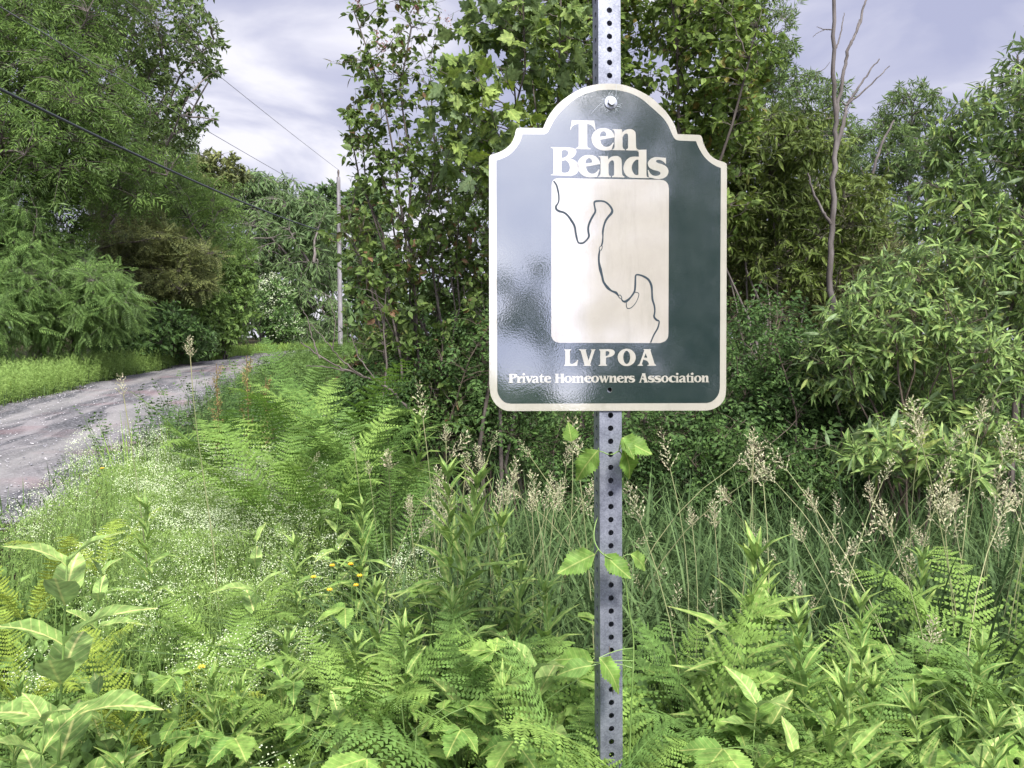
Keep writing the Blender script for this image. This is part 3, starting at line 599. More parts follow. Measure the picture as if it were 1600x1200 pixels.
# small text only
G['r'] = [[(0, .04), (.48, .04), (.52, .22), (.68, .06, s), (.85, 0, s), (1, .03), (.98, .38), (.8, .32, s), (.6, .44, s), (.56, .6), (.56, .88), (.76, .95), (.76, 1), (0, 1), (0, .95), (.16, .88), (.16, .18), (0, .1)]]
G['i'] = [[(0, .34), (.78, .34), (.78, .92), (1, .96), (1, 1), (0, 1), (0, .96), (.2, .92), (.2, .44), (0, .40)]]
G['dot'] = [[(.48 + .38 * math.cos(a), .12 + .115 * math.sin(a)) for a in np.linspace(0, 2 * math.pi, 12, endpoint=False)]]
G['v'] = [[(0, 0), (.48, 0), (.48, .05), (.42, .1), (.6, .62), (.76, .12), (.68, .05), (.68, 0), (1, 0), (1, .05), (.93, .1), (.58, 1), (.42, 1), (.08, .12), (0, .05)]]
G['w'] = [[(0, 0), (.33, 0), (.30, .1), (.40, .6), (.50, .2), (.45, .05), (.45, 0), (.68, 0), (.66, .1), (.73, .6), (.84, .12), (.79, .05), (.79, 0), (1, 0), (1, .05), (.96, .1), (.73, 1), (.62, 1), (.53, .5), (.40, 1), (.28, 1), (.06, .12), (0, .05)]]
G['a'] = [[(.08, .32), (.15, .1, s), (.45, 0, s), (.75, .06, s), (.87, .3), (.87, .86), (1, .93), (1, 1), (.62, 1), (.58, .9), (.4, 1, s), (.15, .99, s), (.0, .8, s), (.1, .58, s), (.35, .45, s), (.56, .38), (.55, .2, s), (.42, .14, s), (.28, .28)], [(.56, .52), (.56, .8), (.45, .86, s), (.34, .75, s), (.4, .6, s)]]
G['t'] = [[(0, .30), (.18, .26), (.42, .1), (.5, 0), (.6, 0), (.6, .26), (1, .26), (1, .36), (.6, .36), (.6, .82), (.72, .9, s), (1, .86), (.95, .96), (.6, 1, s), (.3, .97, s), (.2, .84), (.2, .36), (0, .36)]]
G['H'] = [[(0, 0), (.42, 0), (.42, .05), (.36, .08), (.36, .42), (.64, .42), (.64, .08), (.58, .05), (.58, 0), (1, 0), (1, .05), (.93, .08), (.93, .92), (1, .95), (1, 1), (.58, 1), (.58, .95), (.64, .92), (.64, .52), (.36, .52), (.36, .92), (.42, .95), (.42, 1), (0, 1), (0, .95), (.07, .92), (.07, .08), (0, .05)]]
G['m'] = [[(0, .03), (.25, .03), (.27, .16), (.38, .02, s), (.5, .02, s), (.58, .16), (.70, .02, s), (.84, .02, s), (.92, .2), (.93, .9), (1, .95), (1, 1), (.69, 1), (.69, .95), (.74, .9), (.73, .25), (.66, .18), (.61, .3), (.61, .9), (.66, .95), (.66, 1), (.36, 1), (.36, .95), (.41, .9), (.40, .25), (.34, .2), (.28, .32), (.28, .9), (.33, .95), (.33, 1), (0, 1), (0, .95), (.07, .9), (.07, .15), (0, .1)]]
G['c'] = [[(1, .38), (.94, .04), (.88, .04), (.6, 0, s), (.3, .06, s), (.05, .3, s), (0, .55, s), (.1, .82, s), (.35, .99, s), (.65, 1, s), (1, .86), (.97, .75), (.7, .84, s), (.5, .74, s), (.4, .5, s), (.45, .22, s), (.6, .12, s), (.78, .2, s), (.9, .38)]]
def letter(loops_px, z=.0014):
    mb2 = MB(); plate(loops_px, None, z, mb2); return mb2
def put(g, x0, y0, k, dx=0, dy=0):
    m2 = letter([px_loop(l, x0, y0, k, 5, dx, dy) for l in G[g]]); o = ob('letter', m2.mesh('letter', M['cream'], sloc), board)
for g_, x0, y0, k, dx, dy in [('T', 885, 185, .075, 0, 0), ('e', 885, 185, .075, 0, 0), ('n', 885, 185, .075, 0, 0), ('B', 855, 225, .0625, 0, 0), ('e', 885, 185, .075, -22.3, 41.8), ('n', 885, 185, .075, -21.9, 41.9), ('d', 945, 225, .0625, 0, 0), ('s', 945, 225, .0625, 0, 0),
                              ('L', 875, 540, .05, 0, 0), ('V', 875, 540, .05, 0, 0), ('P', 875, 540, .05, 0, 0), ('O', 950, 540, .05, 0, 0), ('A', 950, 540, .05, 0, 0)]:
    put(g_, x0, y0, k, dx, dy)
def fit(g, x0, x1, y0, y1):
    allp = np.array([p[:2] for l in G[g] for p in l]); lo = allp.min(0); hi = allp.max(0)
    if g in 'rivwatHmc': lo = np.array([0, 0]); hi = np.array([1, 1])
    loops = []
    names = [g]
    for l in G[g]:
        loops.append([st(*(np.array((x0, y0)) + (np.array(p) - lo) / (hi - lo) * np.array((x1 - x0, y1 - y0)))) for p in [tuple(q) for q in smooth(l, 3)]])
    mb2 = letter(loops)
    if g == 'i':
        plate([[st(x0 + p[0] * (x1 - x0), y0 + p[1] * (y1 - y0)) for p in G['dot'][0]]], None, .0014, mb2)
    ob('letter', mb2.mesh('letter', M['cream'], sloc), board)
txt = []
for c_, a, b in [('P', 83, 268), ('r', 252, 375), ('i', 368, 440), ('v', 432, 595), ('a', 572, 722), ('t', 718, 832), ('e', 826, 976), ('H', 1050, 1245), ('O', 1242, 1406)]: txt.append((c_, 788 + a * .075, 788 + b * .075))
for c_, a, b in [('m', -93, 166), ('e', 170, 325), ('O', 312, 474), ('w', 468, 688), ('n', 682, 852), ('e', 846, 994), ('r', 990, 1100), ('s', 1092, 1226)]: txt.append((c_, 900 + a * .075, 900 + b * .075))
for c_, a, b in [('A', 105, 296), ('s', 292, 436), ('s', 428, 572), ('O', 570, 725), ('c', 728, 872), ('i', 868, 940), ('a', 936, 1092), ('t', 1084, 1184), ('i', 1178, 1256), ('O', 1252, 1412), ('n', 1408, 1566)]: txt.append((c_, 990 + a * .075, 990 + b * .075))
for c_, a, b in txt:
    base = 598.2 - (a - 790) / 320 * .8; x_ = 10.7; cap = 14.0
    top = {'P': cap, 'H': cap, 'A': cap + .4, 't': cap, 'i': cap + 1.2}.get(c_, x_)
    fit(c_, a, b, base - top, base)
# bolt with washer
def disc_stack(center, rads_z, n, mb2, rot=0):
    th = np.arange(n) * 2 * math.pi / n + rot; rings = []
    for r, z in rads_z: rings.append(center + r * (np.cos(th)[:, None] * sr + np.sin(th)[:, None] * su) + sn * z)
    V = np.concatenate(rings + [center[None] + sn * rads_z[-1][1]]); T = []
    for k in range(len(rads_z) - 1):
        a = k * n + np.arange(n); b = k * n + (np.arange(n) + 1) % n
        T += [np.stack([a, b, b + n], -1), np.stack([a, b + n, a + n], -1)]
    a = (len(rads_z) - 1) * n + np.arange(n); b = (len(rads_z) - 1) * n + (np.arange(n) + 1) % n
    T.append(np.stack([a, b, np.full(n, len(V) - 1)], -1)); mb2.add(V, np.concatenate(T))
bc = st(954, 161); BC = S0 + sr * bc[0] + su * bc[1]
b1 = MB(); disc_stack(BC, [(.0128, .0008), (.0128, .0022), (.0120, .0028), (.0080, .0036), (.0076, .0036)], 28, b1)
bolt = ob('bolt', (lambda q: (disc_stack(BC, [(.0076, .0034), (.0076, .0086), (.0070, .0096)], 6, q, .4), q)[1])(MB()).mesh('bolt_head', M['bolt'], sloc), sign)
ob('washer', b1.mesh('washer', M['bolt'], sloc), bolt)
sc = MB()
for k in range(46):      # scratches round the bolt
    a = random.random() * 6.28; r0 = 11.2; r1 = r0 + random.choice([2, 3, 4, 5, 7]) * (1.2 if -2.4 < a - 3.14 < 2 else 1); a2 = a + random.uniform(-.35, .35)
    ribbon([(954 + r0 * math.cos(a), 161 + r0 * math.sin(a)), (954 + (r0 + r1) / 2 * math.cos((a + a2) / 2), 161 + (r0 + r1) / 2 * math.sin((a + a2) / 2)), (954 + r1 * math.cos(a2), 161 + r1 * math.sin(a2))], [.35, .3, .12], sc, .0013)
ribbon([(940, 161), (931, 169), (924, 178)], [.6, .55, .3], sc, .0013); ribbon([(943, 152), (932, 152.6)], [.5, .3], sc, .0013); ribbon([(962.5, 133), (962.6, 142), (962.3, 151)], [.7, .5, .3], sc, .00135)
M['scratch'] = plain_mat('scratched_film', (.34, .37, .40), None, .6)
ob('scratches', sc.mesh('scratches', M['scratch'], sloc), board)

# ------------------------------------------------------------------ woody plants
def lobes_sample(lobes, n, surf=.6):
    w = np.array([l[3] * l[4] * l[5] for l in lobes]) ** .75; w /= w.sum()
    idx = rng.choice(len(lobes), n, p=w)
    Lb = np.array(lobes)[idx]
    d = norm(rng.normal(size=(n, 3))); r = rng.random(n) ** (1 / (3 if surf is None else 3 + 4 * surf))
    r = r * (1 + .12 * rng.normal(size=n))
    return Lb[:, :3] + d * r[:, None] * Lb[:, 3:], d
def woody(name, label, cat, base, lobes, leaf, lmat, bark, lsize, ntw=900, lpt=7, nstem=5, r0=.03, trunk=False, spread=.12, nbr=60, individual=0,
          twl=.35, droop=.15, group=None, stuff_sides=3, leaf_flat=.6, crown_part='foliage', surf=.6, lvar=.35, bare=0, lmesh=None, zmin=None):
    base = np.array([base[0], base[1], float(gz(base[0], base[1]))])
    L0 = np.array(lobes, float); L0[:, :3] += base; lobes = [tuple(l) for l in L0]
    t = thing(name, label, cat, tuple(base), group)
    # main stems
    tops, _ = lobes_sample(lobes, nstem, 0.0)
    if trunk:
        top = L0[np.argmax(L0[:, 2] + L0[:, 5] * .3)][:3].copy(); tops[0] = top
    K = 9; tt = np.linspace(0, 1, K)[:, None]; pts = []; rad = []
    stems = []
    for i in range(nstem):
        if trunk and i > 0:
            f = rng.uniform(.25, .85); st0 = stems[0][int(f * (K - 1))]; rr0 = r0 * (1 - f) * .6 + r0 * .08; 
        else:
            st0 = base + np.array([rng.normal(0, spread), rng.normal(0, spread), -.05]); rr0 = r0 * rng.uniform(.6, 1)
        tp = tops[i] if not (trunk and i == 0) else top
        mid = (st0 + tp) / 2 + np.array([rng.normal(0, .06), rng.normal(0, .06), .0]) * np.linalg.norm(tp - st0)
        if not trunk: mid[:2] = st0[:2] * .6 + tp[:2] * .4 + rng.normal(0, .05, 2)
        else: mid[2] += .08 * np.linalg.norm(tp - st0) if i else 0
        pl = bez(st0, mid, tp, K)[0]; wob = rng.normal(0, .012, (K, 3)) * np.linalg.norm(tp - st0); wob[0] = 0; pl = pl + wob
        stems.append(pl); rd_ = rr0 * (1 - .8 * tt[:, 0]) + .002
        mbs = MB(); 
        if trunk: pts.append(pl); rad.append(rd_)
        else:
            tubes(mbs, pl, rd_, 6); ob('stem', mbs.mesh('stem', bark, base, True), t)
        if trunk: continue
    wb = MB()
    if trunk:
        tubes(wb, np.array(pts), np.array(rad), 7)
    allp = np.concatenate([np.array([np.interp(np.linspace(0, K - 1, 40), np.arange(K), s_[:, j]) for j in range(3)]).T[8:] for s_ in stems])
    def attach(tips, pool):
        out_ = np.empty_like(tips)
        for a in range(0, len(tips), 400):
            q = tips[a:a + 400]; dd = q[:, None] - pool[None]
            cost = np.linalg.norm(dd, axis=-1) + 1.5 * np.clip(pool[None, :, 2] - q[:, None, 2] + .05, 0, None)
            out_[a:a + 400] = pool[np.argmin(cost, 1)]
        return out_
    bt, _ = lobes_sample(lobes, nbr, .2)
    br = attach(bt, allp); ln = np.linalg.norm(bt - br, axis=1, keepdims=True)
    bm2 = (bt + br) / 2 + rng.normal(0, .08, br.shape) * ln + np.array([0, 0, .10]) * ln
    B = bez(br, bm2, bt, 7); B[:, 1:-1] += rng.normal(0, .02, B[:, 1:-1].shape) * ln[:, None]
    k7 = np.linspace(1, .25, 7)[None]
    tubes(wb, B, (r0 * .10 + r0 * .10 * np.clip(ln, 0, 3)) * k7 + .0012, 5 if not trunk else 4)
    pool = np.concatenate([allp, B[:, 2:].reshape(-1, 3)])
    tips, dv = lobes_sample(lobes, ntw, surf)
    if zmin is not None: tips[:, 2] = np.maximum(tips[:, 2], zmin + base[2] + rng.random(ntw) * .2)
    rt = attach(tips, pool); dl = np.linalg.norm(tips - rt, axis=1, keepdims=True)
    # clumping: keep twigs short by pulling far tips in
    lim = twl * 2.2; f = np.minimum(1, lim / (dl + 1e-6)); tips = rt + (tips - rt) * (f * .5 + .5 * np.minimum(1, f + .3)); dl = np.linalg.norm(tips - rt, axis=1, keepdims=True)
    md = (tips + rt) / 2 + rng.normal(0, .12, rt.shape) * dl + np.array([0, 0, .12]) * dl
    tips = tips - np.array([0, 0, 1]) * droop * dl
    TW = bez(rt, md, tips, 6)
    tubes(wb, TW, (.0011 + r0 * .03) * np.linspace(1, .35, 6)[None] * np.ones((ntw, 1)) * (1 + .5 * dl), stuff_sides)
    me_ = wb.mesh('branches', bark, base, True)
    o_ = ob('trunk' if trunk else 'branches', me_, t)
    if not trunk: o_['kind'] = 'stuff'
    # leaves
    nb = int(ntw * (1 - bare)); TW = TW[:nb]; dl = dl[:nb]
    u = rng.uniform(.25, 1.02, (nb, lpt)) ** .8; u = np.clip(u, 0, 1)
    i0 = np.clip((u * 5).astype(int), 0, 4); fr = u * 5 - i0; ar = np.arange(nb)[:, None]
    pos = TW[ar, i0] * (1 - fr[..., None]) + TW[ar, i0 + 1] * fr[..., None]; tg = norm(TW[ar, i0 + 1] - TW[ar, i0])
    pos = pos.reshape(-1, 3); tg = tg.reshape(-1, 3); n_ = len(pos)
    side = norm(np.cross(tg, rng.normal(size=(n_, 3))))
    dr = norm(tg * .55 + side * .9 + np.array([0, 0, -droop * 1.6]) + rng.normal(0, .15, (n_, 3)))
    nm = norm(np.array([0, -.12, 1.]) * leaf_flat + rng.normal(0, .42, (n_, 3)) + norm(pos - L0[:, :3].mean(0)) * .25)
    sz = lsize * (1 + lvar * rng.normal(size=n_)).clip(.4, 1.7)
    if individual:
        dist = np.linalg.norm(pos - CAM, axis=1); face_ = np.abs(np.einsum('ij,ij->i', nm, norm(CAM - pos)))
        proj = pos - CAM; zc = proj @ cF; vis = (np.abs(proj @ cR / zc) < .68) & (np.abs(proj @ cU / zc) < .52)
        sc_ = np.where(vis, sz / dist * (.4 + face_), 0); order = np.argsort(-sc_); big = order[:individual]
        me1 = lmesh or mesh('leaf', *leaf[:2], lmat, leaf[2], True)
        for q in big:
            o1 = bpy.data.objects.new('leaf', me1); C.objects.link(o1); o1.parent = t; o1.matrix_basis = frame(pos[q] - base, dr[q], nm[q], sz[q])
        keep = np.ones(n_, bool); keep[big] = False
        pos, dr, nm, sz = pos[keep], dr[keep], nm[keep], sz[keep]
    fb = MB(); scatter(fb, leaf, pos, dr, nm, sz)
    fo = ob('crown' if trunk else crown_part, fb.mesh('foliage', lmat, base, False), t)
    if not trunk: fo['kind'] = 'stuff'
    return t
def xd(px, d): return (px - 800) / F * d
def E(name, label, cat, px, d, rl, ds=1.0, **k):
    """lobes given as (px, py, d, rpx, rpy, rdepth) converted to metres at their depth"""
    d = d * ds; rl = [(a, b, c * ds, e1, e2, f * ds) for a, b, c, e1, e2, f in rl]
    if ds != 1: k['lsize'] *= ds; k['twl'] *= ds
    bx, by = xd(px, d), d
    bz = float(gz(bx, by)); lob = []
    for (lx, ly, ld, rx, ry, rdp) in rl:
        q = P(lx, ly, ld); lob.append((q[0] - bx, q[1] - by, q[2] - bz, rx / F * ld, rdp, ry / F * ld))
    return woody(name, label, cat, (bx, by), lob, **k)

# --- trees across the road on the left
E('ash_tree', 'tallest broad green tree filling the upper left corner beyond the road', 'tree', -60, 19.5, [(-60, 60, 19.5, 230, 200, 3), (80, 150, 19, 130, 170, 2.4), (60, -60, 20, 170, 120, 3), (150, 230, 20, 110, 110, 1.8), (20, 330, 19, 120, 110, 2), (60, 180, 18, 150, 130, 1.6)], leaf=TP['ashspray'], lmat=M['ash'], bark=M['bark_dark'], lsize=.30, ntw=5200, lpt=3, nstem=12, r0=.22, trunk=True, nbr=130, twl=.9, droop=.25, ds=1.2)
E('oak_tree', 'tall tree with thin leafy limbs reaching out against the sky at upper left', 'tree', 150, 25, [(240, 60, 24, 90, 80, 2), (310, 60, 23, 40, 55, 1), (210, -60, 25, 130, 60, 2.5), (300, 170, 23, 38, 30, 1), (260, 200, 24, 50, 45, 1.4), (190, 120, 25, 80, 130, 2), (330, 100, 23, 18, 20, .6)], leaf=TP['diamond'], lmat=M['oak'], bark=M['bark_grey'], lsize=.16, ntw=1500, lpt=9, nstem=12, r0=.2, trunk=True, nbr=110, twl=.8, ds=1.2)
E('roadside_tree', 'mid green bushy tree standing behind the brown hemlock', 'tree', 190, 31, [(250, 330, 30, 110, 90, 3), (200, 250, 31, 110, 80, 3), (330, 380, 29, 60, 90, 2), (280, 470, 28, 80, 80, 2)], leaf=TP['ashspray'], lmat=M['ash'], bark=M['bark_dark'], lsize=.34, ntw=2400, lpt=4, nstem=9, r0=.18, trunk=True, nbr=90, twl=.9, ds=1.2)
E('brown_tree', 'olive brown topped tree between the leafy tree and the pale willow', 'tree', 290, 36, [(300, 290, 36, 60, 45, 2), (340, 270, 37, 45, 30, 2), (270, 340, 36, 60, 60, 2)], leaf=TP['diamond'], lmat=M['hemlock'], bark=M['bark_dark'], lsize=.24, ntw=900, lpt=10, nstem=6, r0=.16, trunk=True, nbr=50, twl=.9, ds=1.2)
E('pale_willow_tree', 'large pale green willow at the far bend of the road', 'tree', 410, 49, [(400, 350, 49, 75, 85, 4), (385, 300, 49, 60, 42, 3), (455, 335, 49, 50, 45, 3), (500, 350, 48, 40, 50, 3), (360, 300, 49, 50, 40, 3), (450, 400, 48, 65, 90, 4), (490, 460, 47, 50, 80, 3), (430, 310, 49, 50, 40, 3), (380, 450, 47, 60, 70, 3)], leaf=TP['slim'], lmat=M['far'], bark=M['bark_grey'], lsize=.42, ntw=3000, lpt=9, nstem=8, r0=.3, trunk=True, nbr=80, twl=1.2, droop=.4, ds=1.2)
E('far_round_tree', 'dark round topped tree behind the utility pole', 'tree', 510, 66, [(505, 325, 66, 38, 36, 3), (500, 400, 66, 40, 50, 3)], leaf=TP['diamond'], lmat=M['far2'], bark=M['bark_dark'], lsize=.45, ntw=1100, lpt=8, nstem=6, r0=.3, trunk=True, nbr=50, twl=1.4, ds=1.2)
E('far_tree', 'distant green tree just right of the utility pole', 'tree', 570, 64, [(575, 330, 64, 40, 40, 3), (580, 420, 64, 45, 60, 3)], leaf=TP['diamond'], lmat=M['far2'], bark=M['bark_dark'], lsize=.45, ntw=1100, lpt=8, nstem=6, r0=.3, trunk=True, nbr=50, twl=1.4, ds=1.2)
E('hemlock_tree', 'olive brown hemlock with flat drooping sprays on the far verge', 'tree', 215, 26, [(215, 400, 25, 75, 30, 1.6), (200, 350, 26, 60, 28, 1.6), (270, 440, 25, 65, 26, 1.6), (185, 305, 26, 40, 28, 1.2), (240, 375, 25, 70, 16, 1.5), (160, 430, 25, 60, 30, 1.5), (310, 400, 25, 30, 16, 1)], leaf=TP['needles'], lmat=M['hemlock'], bark=M['bark_dark'], lsize=.36, ntw=2200, lpt=4, nstem=14, r0=.14, trunk=True, nbr=110, twl=.7, droop=.1, leaf_flat=1.6, ds=1.2)
E('sumac_bush', 'green bush of drooping feathery leaves at the left edge', 'bush', -20, 17.5, [(-30, 400, 17.5, 110, 90, 1.5), (10, 480, 17, 60, 60, 1.2), (0, 320, 18, 70, 60, 1.3)], leaf=TP['sumac'], lmat=M['sumac'], bark=M['bark_dark'], lsize=.29, ntw=1900, lpt=3, nstem=7, r0=.06, nbr=50, twl=.7, droop=.3, leaf_flat=1, ds=1.2)
E('sumac_bush', 'feathery leaved bush hanging over bare stems, right of the edge one', 'bush', 90, 19, [(110, 450, 18.5, 95, 60, 1.5), (160, 470, 18.5, 60, 45, 1.2), (60, 400, 19, 70, 50, 1.4), (100, 510, 18.5, 80, 25, 1)], leaf=TP['sumac'], lmat=M['sumac'], bark=M['bark_grey'], lsize=.29, ntw=2100, lpt=3, nstem=9, r0=.06, nbr=60, twl=.7, droop=.3, leaf_flat=1, spread=.5, ds=1.2)
E('roadside_bush', 'rounded leafy bush beside the road below the hemlock', 'bush', 350, 30, [(350, 470, 29, 50, 70, 1.8), (320, 510, 28, 50, 45, 1.5), (375, 430, 30, 25, 50, 1)], leaf=TP['diamond'], lmat=M['ash'], bark=M['bark_dark'], lsize=.16, ntw=1100, lpt=9, nstem=8, r0=.06, nbr=60, twl=.6, ds=1.2)
E('roadside_bush', 'dark leafy bush on the verge right of the feathery bushes', 'bush', 240, 24, [(240, 510, 23.5, 60, 40, 1.3), (200, 535, 22.5, 50, 30, 1.1), (290, 530, 25, 45, 30, 1.2)], leaf=TP['diamond'], lmat=M['rose'], bark=M['bark_dark'], lsize=.14, ntw=1000, lpt=9, nstem=8, r0=.05, nbr=50, twl=.5, ds=1.2)
t = E('flowering_bush', 'far bush covered in small white blossoms at the road bend', 'bush', 430, 43, [(430, 480, 42, 30, 45, 1.4), (445, 510, 42, 28, 25, 1.2)], leaf=TP['diamond'], lmat=M['pale_ash'], bark=M['bark_dark'], lsize=.2, ntw=700, lpt=7, nstem=6, r0=.05, nbr=40, twl=.6, ds=1.2)
mb = MB(); q, _ = lobes_sample([(*(P(430, 470, 50.4)), 1.2, 1.6, 1.7), (*P(445, 512, 50.4), 1.1, 1.4, .9)], 420, 1); q = q[q[:, 1] < 50.7]
q = np.repeat(q, 8, 0) + rng.normal(0, .09, (len(q) * 8, 3)); scatter(mb, TP['diamond'], q, rng.normal(size=q.shape), rng.normal(size=q.shape), .10)
fo = ob('blossoms', mb.mesh('blossoms', M['flower'], np.array(t.location)), t); fo['kind'] = 'stuff'
# bare dead limbs by the willow
def limb_tree(name, label, cat, polys, mat, sides=6, base=None):
    b0 = np.array(base if base is not None else polys[0][0][0]); t = thing(name, label, cat, tuple(b0))
    for i, (pl, r) in enumerate(polys):
        pl = np.array(pl, float); n = len(pl)
        u_ = np.linspace(0, n - 1, n * 6); c = np.stack([np.interp(u_, np.arange(n), pl[:, j]) for j in range(3)], -1)
        c = np.apply_along_axis(lambda v: np.convolve(np.pad(v, 2, 'edge'), np.ones(5) / 5, 'valid'), 0, c); c[0] = pl[0]; c[-1] = pl[-1]
        ln = np.linalg.norm(pl[-1] - pl[0]); c[1:-1] += rng.normal(0, .004, c[1:-1].shape) * ln ** .5
        q = MB(); tubes(q, c, np.linspace(r[0], r[1], len(c)), sides); ob('trunk' if i == 0 else 'branch', q.mesh('wood', mat, b0, True), t)
    return t
D = 48
limb_tree('dead_tree', 'bare grey fallen crown of limbs in front of the far willow', 'tree',
          [([P(365, 545, D), P(368, 480, D), P(350, 400, D), P(340, 370, D)], (.10, .03)), ([P(352, 412, D), P(380, 375, D), P(400, 340, D)], (.05, .02)), ([P(355, 420, D), P(395, 390, D), P(430, 378, D)], (.05, .02)),
           ([P(356, 385, D), P(395, 372, D), P(425, 372, D), P(440, 365, D)], (.05, .015)), ([P(345, 380, D), P(352, 350, D), P(370, 335, D)], (.04, .015)), ([P(345, 380, D), P(325, 355, D), P(318, 345, D)], (.04, .015)), ([P(350, 395, D), P(380, 400, D), P(410, 415, D)], (.04, .015)),
           ([P(366, 470, D), P(385, 440, D), P(410, 430, D)], (.04, .015)), ([P(366, 500, D), P(350, 470, D), P(335, 462, D)], (.04, .015))], M['bark_grey'])

# --- utility pole and lines
pole_px = 532; PD = 44
pb_ = P(pole_px, 540, PD); ptop = P(pole_px, 280, PD); pbz = float(gz(pb_[0], pb_[1]))
up = thing('utility_pole', 'weathered wooden utility pole standing at the bend of the road', 'utility pole', (pb_[0], pb_[1], pbz - .1))
M['pole'] = plain_mat('weathered_pole_wood', (.15, .14, .14), (.34, .32, .33), .85, .2, scale=8, bump=.5, stretch=(1, 1, .15))
q = MB(); k_ = np.linspace(0, 1, 12)[:, None]; a_ = np.array([pb_[0], pb_[1], pbz - .1]); b_ = np.array([pb_[0], pb_[1], ptop[2]])
tubes(q, a_ * (1 - k_) + b_ * k_, np.linspace(.14, .105, 12), 12); disc = b_ ; ob('shaft', q.mesh('shaft', M['pole'], a_, True), up)
q = MB(); tubes(q, np.array([b_ + (0, 0, -.1), b_ + (0, 0, .12), b_ + (0, 0, .3), b_ + (0, 0, .42)]), np.array([.05, .05, .07, .04]), 8); ob('insulator', q.mesh('insulator', M['bark_grey'], a_), up)
q = MB(); A1 = P(532, 368, 43.8); tubes(q, np.array([A1 + (0, .25, .05), A1 + (0, -.12, .05)]), np.array([.05, .05]), 6); tubes(q, np.array([A1 + (0, -.05, .1), A1 + (0, -.05, -.12)]), np.array([.04, .03]), 6)
A2 = P(532, 322, 43.8); tubes(q, np.array([A2 + (.3, .1, .02), A2 + (-.3, .1, .02)]), np.array([.03, .03]), 6); ob('bracket', q.mesh('bracket', M['bark_grey'], a_), up)
# second pole, behind the camera on the same line
p2 = np.array([-8.6, -9.0, 0]); up2 = thing('utility_pole', 'wooden utility pole at the roadside carrying the near end of the lines', 'utility pole', tuple(p2))
q = MB(); tubes(q, np.array([p2 + (0, 0, -.2), p2 + (0, 0, 10.6)]), np.array([.18, .13]), 10); ob('shaft', q.mesh('shaft', M['pole'], p2), up2)
M['cable'] = plain_mat('black_cable', (.02, .025, .028), (.04, .045, .05), .5)
M['wire'] = plain_mat('bare_wire', (.10, .10, .11), (.16, .16, .18), .5)
def wire(name, label, A_, px, py, r, mat, zend, sag=.0):
    d = 13.0; B_ = P(px, py, d); u_ = np.linspace(0, 1, 60)[:, None]
    mid = B_; end = np.array([p2[0], p2[1], 0.0])
    # horizontal line from A to second pole; height fitted through A, B and the sag
    t_ = (A_[1] - B_[1]) / (A_[1] - end[1])
    xy = A_[None, :2] * (1 - u_) + end[None, :2] * u_
    # depth where that line crosses the column px
    tt_ = np.linspace(0, 1, 4000); xx = A_[0] * (1 - tt_) + end[0] * tt_; yy_ = A_[1] * (1 - tt_) + end[1] * tt_
    ok = yy_ > 2; k = np.argmin(np.abs(np.where(ok, xx / np.maximum(yy_, .1) - (px - 800) / F, 9)))
    tb = tt_[k]; yb = yy_[k]; zb = P(px, py, yb / math.cos(PITCH) * 1.0)[2]
    # z(t) = A.z + b t - 4 s t(1-t)
    s_ = sag; bb = (zb - A_[2] + 4 * s_ * tb * (1 - tb)) / tb
    z = A_[2] + bb * u_ - 4 * s_ * u_ * (1 - u_)
    pl = np.concatenate([xy, z], 1); m3 = MB(); tubes(m3, pl, np.full(60, r), 6)
    o3 = bpy.data.objects.new(name, m3.mesh(name, mat, A_, True)); C.objects.link(o3); o3.location = tuple(A_); tag(o3, label, 'cable')
    return o3
wire('overhead_cable', 'thick black cable crossing in front of the left trees, lowest of the lines', np.array(P(530, 368, 43.8)), 0, 140, .03, M['cable'], 6, .9)
wire('overhead_wire', 'thin wire high against the sky, topmost of the lines', np.array(b_ + (0, 0, .42)), 225, 25, .009, M['wire'], 9, .25)
wire('overhead_wire', 'thin wire slanting across the upper left trees, between the other lines', np.array(P(532, 322, 43.8)), 0, 12, .009, M['wire'], 9, .3)

# --- shrubs behind the sign
lf_service = mesh('leaf', *TP['ovate'][:2], M['service'], TP['ovate'][2], True)
E('serviceberry_shrub', 'tall dark stemmed shrub with small oval leaves left of the sign', 'shrub', 690, 5.2, [(640, 170, 5.1, 90, 110, .5), (590, 110, 5, 45, 40, .3), (640, 330, 5.1, 100, 120, .5), (575, 260, 5, 35, 60, .3), (700, 440, 5.2, 110, 120, .5), (600, 470, 5, 60, 90, .4), (640, 40, 5.1, 70, 50, .35), (560, 25, 5, 22, 20, .15), (530, 95, 5, 20, 18, .15), (550, 380, 5, 38, 60, .3), (560, 200, 5, 30, 40, .25), (760, 350, 5.3, 70, 120, .4)],
  leaf=TP['ovate'], lmat=M['service'], bark=M['bark_dark'], lsize=.042, ntw=1350, lpt=7, nstem=22, r0=.014, nbr=110, individual=300, twl=.22, spread=.16, lmesh=lf_service, bare=.12, surf=.4)
E('maple_sapling', 'young maple with lobed yellow green leaves at the upper left of the sign', 'sapling', 800, 4.9, [(750, 160, 4.5, 75, 70, .35), (740, 240, 4.5, 50, 40, .3), (860, 60, 4.7, 90, 70, .4), (790, 20, 4.7, 90, 40, .3), (720, 100, 4.6, 40, 30, .2)],
  leaf=TP['maple'], lmat=M['maple'], bark=M['bark_dark'], lsize=.075, ntw=300, lpt=4, nstem=4, r0=.018, nbr=40, individual=300, twl=.25, leaf_flat=.35, droop=.3)
